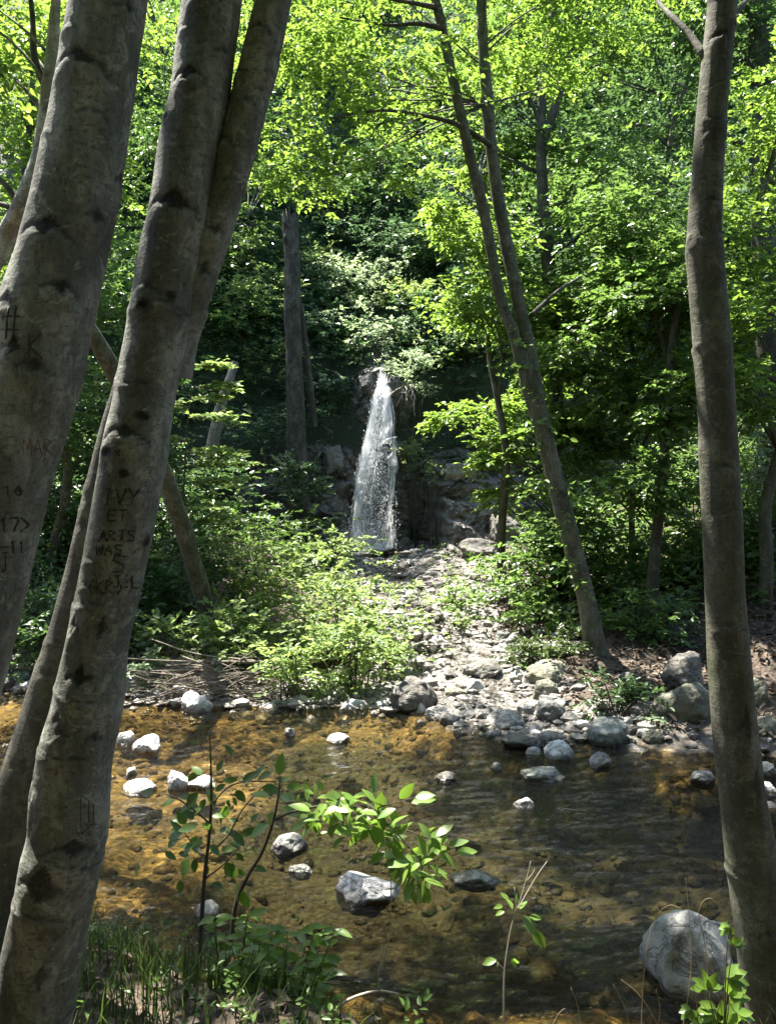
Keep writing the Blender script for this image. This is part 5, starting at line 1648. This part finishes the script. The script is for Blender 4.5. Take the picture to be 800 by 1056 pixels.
# dead leaves on the right bank floor
n = 9000
x = rng.uniform(1.0, 6.5, n); y = rng.uniform(6.2, 11.5, n)
k = (hz(x, y) > .06) & (fan_mask(x, y) < .75); x, y = x[k], y[k]
A_ = unit(rng.normal(0, 1, (len(x), 3)) * np.array([1, 1, .25])); N_ = unit(np.array([0, 0, 1.0]) + rng.normal(0, .3, (len(x), 3))); N_ = unit(N_ - A_ * np.sum(A_ * N_, -1, keepdims=True))
V, Q = leaf_quads(np.stack([x, y, hz(x, y) + .02], -1), A_, N_, rng.uniform(.04, .09, len(x)), .5, .15)
b = MB(); b.add(V, Q)
x2 = rng.uniform(-2, 1.2, 900); y2 = rng.uniform(2.0, 3.5, 900)
k2 = np.interp(x2, NEAR_X, NEAR_Y) - y2 > 0
x2, y2 = x2[k2], y2[k2]
A2 = unit(rng.normal(0, 1, (len(x2), 3)) * np.array([1, 1, .25])); N2 = unit(np.array([0, 0, 1.0]) + rng.normal(0, .4, (len(x2), 3))); N2 = unit(N2 - A2 * np.sum(A2 * N2, -1, keepdims=True))
V2, Q2 = leaf_quads(np.stack([x2, y2, hz(x2, y2) + .015], -1), A2, N2, rng.uniform(.03, .07, len(x2)), .5, .15)
b.add(V2, Q2)
M['litter'] = leaf_mat('dead_leaves', (.055, .04, .028), (.14, .105, .075), (.12, .08, .045), .12, .6)
tag(b.build('leaf_litter', M['litter']), 'dry brown leaf litter on the shaded banks', 'leaf litter', kind='stuff')
cover('wash_weeds', 1000, (-1.2, 2.6), (7.6, 15.5), lambda x, y: (fan_mask(x, y) > .4) & (fbm(xyz(x * 1.5, y * 1.5), 3, 57) > .22), LU, .05, .14, 'small weeds sprouting in patches among the stones of the wash', False, 6, 'weeds')

# ------------------------------------------------------------------ close plants on the near bank
def nice_leaves(b, base, axis_, normal, L, w, rng):
    """detailed pointed leaves with a folded midrib and a bent blade"""
    ts = np.array([0, .16, .38, .62, .84, 1.0]); pr = np.array([0, .62, 1.0, .88, .45, 0])
    for B0, A0, N0, l, ww in zip(base, axis_, normal, L, w):
        A0 = unit(A0); N0 = unit(N0 - A0 * np.dot(A0, N0)); S0 = np.cross(A0, N0)
        bend = rng.uniform(.05, .3); fold = rng.uniform(.1, .35); rip = rng.uniform(-.06, .06)
        V = [B0]
        for t, p in zip(ts[1:-1], pr[1:-1]):
            c = B0 + A0 * l * t - N0 * l * bend * t * t
            hw = l * ww * .5 * p
            V += [c - S0 * hw + N0 * hw * (fold + rip), c, c + S0 * hw + N0 * hw * (fold - rip)]
        V.append(B0 + A0 * l - N0 * l * bend)
        Q, T = [], [(0, 2, 1), (0, 3, 2)]
        for k in range(3):
            o = 1 + 3 * k
            Q += [(o, o + 1, o + 4, o + 3), (o + 1, o + 2, o + 5, o + 4)]
        T += [(10, 11, 13), (11, 12, 13)]
        b.add(np.array(V), Q, T)


def leaf_at(px, py, Y, rng, ang=None, face=.6):
    """a leaf whose middle is near a picture point; ang is its pointing direction in the picture"""
    a = rng.uniform(0, 6.28) if ang is None else ang
    A = unit(np.array([math.cos(a), rng.normal(0, .35), math.sin(a) * .8]))
    N = unit(np.array([rng.normal(0, .35), -face, .8]) + rng.normal(0, .15, 3))
    return at(px, py, Y), A, N


def stem_tube(b, pts, r, n=7, step=.02):
    P, R = resample([at(*q) for q in pts], r, step)
    b.add(*tube(P, R, n))
    return P


rng = np.random.default_rng(140)
# dark sapling standing in front of the golden water
root = thing('sapling', 'dark leafy sapling standing alone before the sunlit golden water', 'sapling', at(207, 1000, 3.2))
s_, b = MB(), MB()
Y_ = 3.15
st1 = stem_tube(s_, [(205, 1010, Y_), (208, 950, Y_), (211, 905, Y_), (216, 860, Y_), (218, 820, Y_), (217, 770, Y_), (216, 755, Y_)], [.010, .0095, .008, .0065, .005, .003, .002])
for pts in ([(217, 850, Y_), (200, 835, Y_ - .05), (180, 822, Y_ - .08), (165, 818, Y_ - .1)], [(217, 880, Y_), (235, 862, Y_ - .06), (250, 835, Y_ - .1), (270, 812, Y_ - .1)], [(214, 890, Y_), (200, 872, Y_ + .06), (188, 855, Y_ + .08)], [(218, 830, Y_), (235, 812, Y_), (255, 806, Y_ - .04), (285, 806, Y_ - .06)], [(213, 905, Y_), (230, 892, Y_ - .1), (248, 872, Y_ - .14)]):
    stem_tube(s_, pts, np.linspace(.004, .0018, len(pts)), 5)
LP_ = [(160, 818, 3.3), (205, 818, 4.2), (214, 784, 1.6), (240, 822, -.6), (243, 815, -1.0), (188, 860, 3.6), (198, 872, 4.2), (193, 884, 4.0), (200, 886, 5.0), (214, 892, 4.9), (232, 890, 5.2), (205, 850, 2.9), (244, 880, -.5), (226, 856, .6), (236, 846, .2),
       (230, 806, .5), (250, 808, .8), (190, 848, 2.6), (262, 803, 1.0), (270, 812, .1), (210, 868, 3.5), (222, 832, 2.2), (236, 868, -.4), (206, 834, 3.0), (222, 812, 2.6), (218, 842, -.3), (228, 876, .3), (208, 800, 2.4), (224, 796, .7), (285, 806, -.2), (196, 830, 3.8),
       (240, 858, 5.5), (214, 850, 5.0), (226, 838, 5.2), (246, 896, 5.2), (202, 862, 4.6), (232, 830, -1.2), (212, 824, 4.4), (180, 826, 3.4), (248, 862, .2), (216, 872, 5.6)]
LP_ += [(rng.normal(216, 26), rng.normal(850, 32), rng.uniform(0, 6.28)) for _ in range(26)]
for (px, py, a) in LP_:
    B0, A0, N0 = leaf_at(px, py, Y_ + rng.normal(0, .07), rng, a + rng.normal(0, .25))
    nice_leaves(b, [B0], [A0], [N0], [rng.uniform(.040, .080)], [rng.uniform(.48, .62)], rng)
s_.build('stem', M['stem_dark'], root); b.build('foliage', M['leaf_sapling'], root)

# second sapling: crooked dark stem that carries the bright bent branch
root = thing('bent_sapling', 'crooked dark stem with a long bent branch of bright sunlit leaves over the stream', 'sapling', at(232, 1000, 2.95))
s_, b = MB(), MB()
stem_tube(s_, [(222, 1030, 2.95), (236, 985, 2.95), (243, 935, 2.95), (255, 905, 2.92), (270, 880, 2.9), (281, 850, 2.88), (287, 822, 2.85), (289, 800, 2.85)], [.013, .011, .008, .0065, .0055, .005, .0035, .002])
stem_tube(s_, [(282, 846, 2.88), (300, 838, 2.82), (325, 832, 2.78), (352, 830, 2.75), (380, 838, 2.72), (402, 852, 2.7), (420, 872, 2.7), (438, 892, 2.7)], [.0042, .004, .0038, .0035, .003, .0026, .002, .0015], 6)
stem_tube(s_, [(402, 852, 2.7), (425, 858, 2.68), (450, 868, 2.66), (468, 876, 2.65)], [.0025, .002, .0018, .0012], 5)
stem_tube(s_, [(380, 838, 2.72), (398, 830, 2.7), (415, 826, 2.7), (428, 822, 2.7)], [.0022, .002, .0015, .001], 5)
stem_tube(s_, [(345, 831, 2.75), (352, 842, 2.72), (356, 860, 2.7)], [.0022, .0018, .001], 5)
C_ = [(322, 838, 16), (340, 846, 14), (355, 832, 14), (372, 836, 14), (388, 848, 14), (402, 862, 13), (412, 872, 15), (424, 882, 15), (434, 898, 13), (440, 885, 12), (395, 838, 10), (330, 828, 10), (358, 852, 12), (420, 895, 12), (430, 908, 10)]
for (cx, cy, s) in C_:
    for k in range(15):
        px, py = cx + rng.normal(0, s * .7), cy + rng.normal(0, s * .55)
        a = math.atan2(-(py - cy), px - cx) + rng.normal(0, .6)
        if rng.random() < .2: a = -1.2 + rng.normal(0, .5)
        B0, A0, N0 = leaf_at(px, py, 2.72 + rng.normal(0, .07), rng, a, .1)
        nice_leaves(b, [B0], [A0], [N0], [rng.uniform(.036, .076)], [rng.uniform(.44, .6)], rng)
for (px, py, a) in ((412, 824, 1.0), (424, 828, .2), (428, 822, .4), (408, 834, 3.6), (450, 862, .6), (462, 872, .3), (455, 880, -.8), (470, 880, .1), (444, 866, 2.0), (283, 838, 4.4), (291, 832, -.6), (276, 850, 3.8), (250, 918, 4.9), (247, 910, 4.5), (288, 800, 1.5), (295, 812, .2), (278, 822, 3.0)):
    B0, A0, N0 = leaf_at(px, py, (2.68 if px > 300 else 2.88), rng, a, .4)
    nice_leaves(b, [B0], [A0], [N0], [rng.uniform(.06, .085)], [.5], rng)
s_.build('stem', M['stem_dark'], root); b.build('foliage', M['leaf_hero'], root)

# nettle-like bush at the foot of the saplings
root = thing('leafy_bush', 'leafy green bush with narrow leaves at the foot of the crooked sapling', 'bush', at(275, 1040, 2.95))
s_, b = MB(), MB()
for k in range(34):
    px0 = rng.uniform(235, 315); py0 = 1075
    px1 = px0 + rng.normal(6, 22); py1 = rng.uniform(940, 1035)
    Y0 = rng.uniform(2.7, 3.1)
    P = stem_tube(s_, [(px0, py0, Y0), ((px0 + px1) / 2 - 4, (py0 + py1) / 2, Y0), (px1, py1, Y0 - .04)], [.003, .0025, .0015], 5)
    for q in range(len(P) // 3, len(P), 2):
        for sd in (-1, 1):
            A = unit(np.array([sd * rng.uniform(.5, 1), rng.normal(0, .6), rng.uniform(-.35, .3)]))
            nice_leaves(b, [P[q]], [A], [np.array([0, -.5, 1]) + rng.normal(0, .3, 3)], [rng.uniform(.04, .075)], [rng.uniform(.32, .45)], rng)
s_.build('stem', M['stem_green'], root); b.build('foliage', M['leaf_hero'], root)

# sprig of a few leaves by itself, bottom centre right
root = thing('leaf_sprig', 'thin sprig with few bright leaves rising alone at the bottom centre', 'plant', at(522, 1056, 2.8))
s_, b = MB(), MB()
stem_tube(s_, [(519, 1085, 2.8), (519, 1040, 2.8), (520, 1000, 2.8), (526, 960, 2.8), (532, 935, 2.8), (530, 915, 2.8)], [.004, .0036, .003, .0024, .0018, .001], 5)
for pts in ([(527, 955, 2.8), (540, 915, 2.8), (547, 888, 2.8)], [(529, 945, 2.8), (552, 905, 2.82), (564, 888, 2.84)], [(520, 1000, 2.8), (512, 992, 2.78), (506, 988, 2.77)], [(541, 910, 2.8), (548, 902, 2.8), (551, 896, 2.8)]):
    stem_tube(s_, pts, [.0015, .0011, .0007], 4)
for (px, py, a, l) in ((528, 938, 1.9, .05), (531, 930, 1.4, .05), (518, 934, 3.0, .035), (520, 940, 3.5, .035), (524, 928, 2.4, .035), (540, 944, 5.2, .075), (548, 958, 5.3, .075), (545, 945, -.1, .045), (512, 990, 3.5, .055), (514, 992, 4.4, .03), (526, 990, 5.3, .045), (530, 988, 5.0, .045), (535, 938, .9, .04)):
    B0, A0, N0 = leaf_at(px, py, 2.79, rng, a, .5)
    nice_leaves(b, [B0], [A0], [N0], [l], [.5], rng)
s_.build('stem', M['stem_pale'], root); b.build('foliage', M['leaf_hero'], root)

# broad lobed leaves in the lower right corner
root = thing('broad_leaf_plant', 'broad bright leaves in front of the pitted boulder at the lower right corner', 'plant', at(742, 1070, 2.65))
s_, b = MB(), MB()
for (px, py, sz) in ((728, 1020, .075), (748, 1008, .085), (738, 1040, .08), (720, 1045, .07), (752, 1028, .07), (745, 1052, .08), (725, 1056, .06), (752, 955, .045), (757, 975, .04), (760, 1045, .07), (712, 1040, .05)):
    c = at(px, py, 2.66 + rng.normal(0, .05))
    stem_tube(s_, [(745, 1085, 2.66), ((px + 745) / 2, py + 30, 2.66), (px, py, 2.66)], [.003, .002, .0012], 5)
    n0 = unit(np.array([rng.normal(0, .3), -.6, .8])); a0 = rng.uniform(0, 6.28)
    for q in range(5):
        a = a0 + (q - 2) * .62
        A = np.array([math.cos(a), -.1, math.sin(a) * .8])
        nice_leaves(b, [c], [A], [n0 + rng.normal(0, .1, 3)], [sz * (1 - .13 * abs(q - 2))], [.55], rng)
s_.build('stem', M['stem_green'], root); b.build('foliage', M['leaf_hero'], root)

# pale dead twig dangling at the bottom centre
root = thing('dead_twig', 'pale crooked dead twig hanging down to the water at the bottom centre', 'twig', at(395, 1024, 2.85))
s_ = MB()
stem_tube(s_, [(403, 900, 2.75), (403, 930, 2.76), (402, 962, 2.78), (397, 985, 2.8), (390, 1003, 2.82), (391, 1022, 2.85)], [.0015, .002, .0024, .0028, .003, .003], 6)
stem_tube(s_, [(330, 1062, 2.8), (352, 1036, 2.82), (372, 1026, 2.85), (392, 1022, 2.85), (411, 1025, 2.85)], [.005, .0055, .005, .0045, .003], 7)
stem_tube(s_, [(391, 1003, 2.82), (396, 990, 2.82), (393, 975, 2.83)], [.002, .0015, .001], 5)
s_.build('twig', M['stem_pale'], root)

# tall dry stalks around the pitted boulder
root = thing('dry_stalks', 'arching dry grass stalks around the pitted boulder at the lower right', 'dry grass', at(690, 1050, 2.85))
b = MB()
for pts in ([(660, 1080, 2.8), (664, 1000, 2.8), (674, 950, 2.8), (692, 933, 2.78), (712, 946, 2.75)], [(700, 1080, 2.75), (712, 1000, 2.75), (708, 920, 2.75), (706, 905, 2.75)], [(735, 1080, 2.75), (728, 985, 2.75), (720, 940, 2.75), (732, 926, 2.75), (748, 945, 2.75)],
            [(600, 1080, 2.8), (596, 1040, 2.8), (588, 1018, 2.8)], [(690, 1080, 2.8), (662, 1030, 2.8), (640, 1010, 2.8)], [(560, 1080, 2.8), (575, 1046, 2.8), (583, 1040, 2.8)], [(720, 1080, 2.7), (715, 1020, 2.7), (690, 985, 2.7)],
            [(650, 1080, 2.75), (646, 1045, 2.75), (632, 1015, 2.75)], [(672, 1080, 2.75), (680, 1045, 2.75), (676, 1020, 2.75)]):
    stem_tube(b, pts, np.linspace(.0016, .0007, len(pts)), 4)
b.build('stalks', M['dry_grass'], root)

# grass of the near bank
n = 15000
x = rng.uniform(-2.2, 2.2, n); y = rng.uniform(1.8, 3.7, n)
edge = np.interp(x, NEAR_X, NEAR_Y)
dens = np.where(x < -.15, .35 + .65 * sstep(-.3, .3, vnoise(xyz(x * 4, y * 4), 19)), .22) * sstep(.1, -.12, y - edge)
k = rng.random(n) < dens
x, y = x[k], y[k]
z = hz(x, y)
m = len(x)
h = rng.uniform(.05, .22, m) * np.where(x < -.3, 1.0, .6)
a = rng.uniform(0, 6.28, m)
lean = rng.uniform(.1, .6, m)
ts = np.array([0, .4, .75, 1.0]); wd = np.array([1, .8, .5, .05])
C = np.stack([x, y, z - .01], -1)[:, None] + np.stack([np.cos(a)[:, None] * (lean * h)[:, None] * ts ** 2, np.sin(a)[:, None] * (lean * h)[:, None] * ts ** 2, h[:, None] * ts * (1 - .25 * lean[:, None] * ts)], -1)
S = np.stack([-np.sin(a), np.cos(a), 0 * a], -1)[:, None] * (.0032 * wd)[None, :, None]
V = np.stack([C - S, C + S], 2).reshape(-1, 3)
kk = np.arange(m)[:, None, None] * 8
Q = kk + np.array([[[0, 1, 3, 2], [2, 3, 5, 4], [4, 5, 7, 6]]])
b = MB(); b.add(V, Q.reshape(-1, 4))
tag(b.build('grass', M['grass']), 'green grass along the near bank at the lower left', 'grass', kind='stuff')

n = 420
x = rng.uniform(-2.0, .2, n); y = rng.uniform(2.0, 3.5, n)
k = (np.interp(x, NEAR_X, NEAR_Y) - y > -.05) & (vnoise(xyz(x * 3, y * 3), 25) > -.1)
x, y = x[k], y[k]
V, Q = sprays(rng, np.stack([x, y, hz(x, y) + rng.uniform(0, .14, len(x))], -1), np.stack([rng.normal(0, 1, len(x)), rng.normal(-.2, 1, len(x)), rng.uniform(.1, .9, len(x))], -1), rng.uniform(.06, .14, len(x)), 6, .026, .3, .5, .5)
b = MB(); b.add(V, Q)
tag(b.build('weeds', M['leaf_sapling']), 'small-leaved weeds among the grass of the near bank', 'weeds', kind='stuff')

# ------------------------------------------------------------------ light and camera
W = bpy.data.worlds.new('World'); SC.world = W
W.use_nodes = True
nt = W.node_tree
bg = nt.nodes.get('Background') or nt.nodes.new('ShaderNodeBackground')
sky = nt.nodes.new('ShaderNodeTexSky')
sky.sky_type = 'NISHITA'; sky.sun_disc = False
sky.sun_elevation = SUN_EL; sky.sun_rotation = SUN_AZ
nt.links.new(sky.outputs[0], bg.inputs[0])
bg.inputs[1].default_value = .085
sl = bpy.data.lights.new('sun', 'SUN')
sl.energy = 5.0; sl.angle = R_(.5); sl.color = (1, .95, .86)
so = bpy.data.objects.new('sun', sl); COL.objects.link(so)
so.rotation_euler = Vector(SUN_DIR).to_track_quat('Z', 'Y').to_euler()

cam = bpy.data.cameras.new('camera')
co = bpy.data.objects.new('camera', cam); COL.objects.link(co)
cam.sensor_fit = 'VERTICAL'; cam.sensor_height = 36
cam.lens = FPX / 1056 * 36
cam.clip_start = .05; cam.clip_end = 500
co.location = CAM
co.rotation_euler = (math.pi / 2 - PITCH, 0, 0)
SC.camera = co

SC.view_settings.view_transform = 'Standard'
SC.view_settings.look = 'None'
SC.view_settings.exposure = 2.55
SC.view_settings.gamma = 1
cy = SC.cycles
cy.max_bounces = 8; cy.diffuse_bounces = 4; cy.glossy_bounces = 3; cy.transmission_bounces = 6; cy.transparent_max_bounces = 16
cy.sample_clamp_indirect = 4
cy.caustics_reflective = False; cy.caustics_refractive = False
cy.use_denoising = True
try:
    cy.denoiser = 'OPENIMAGEDENOISE'
except Exception:
    pass
for o in bpy.data.objects:
    if '_o' in o:
        del o['_o']
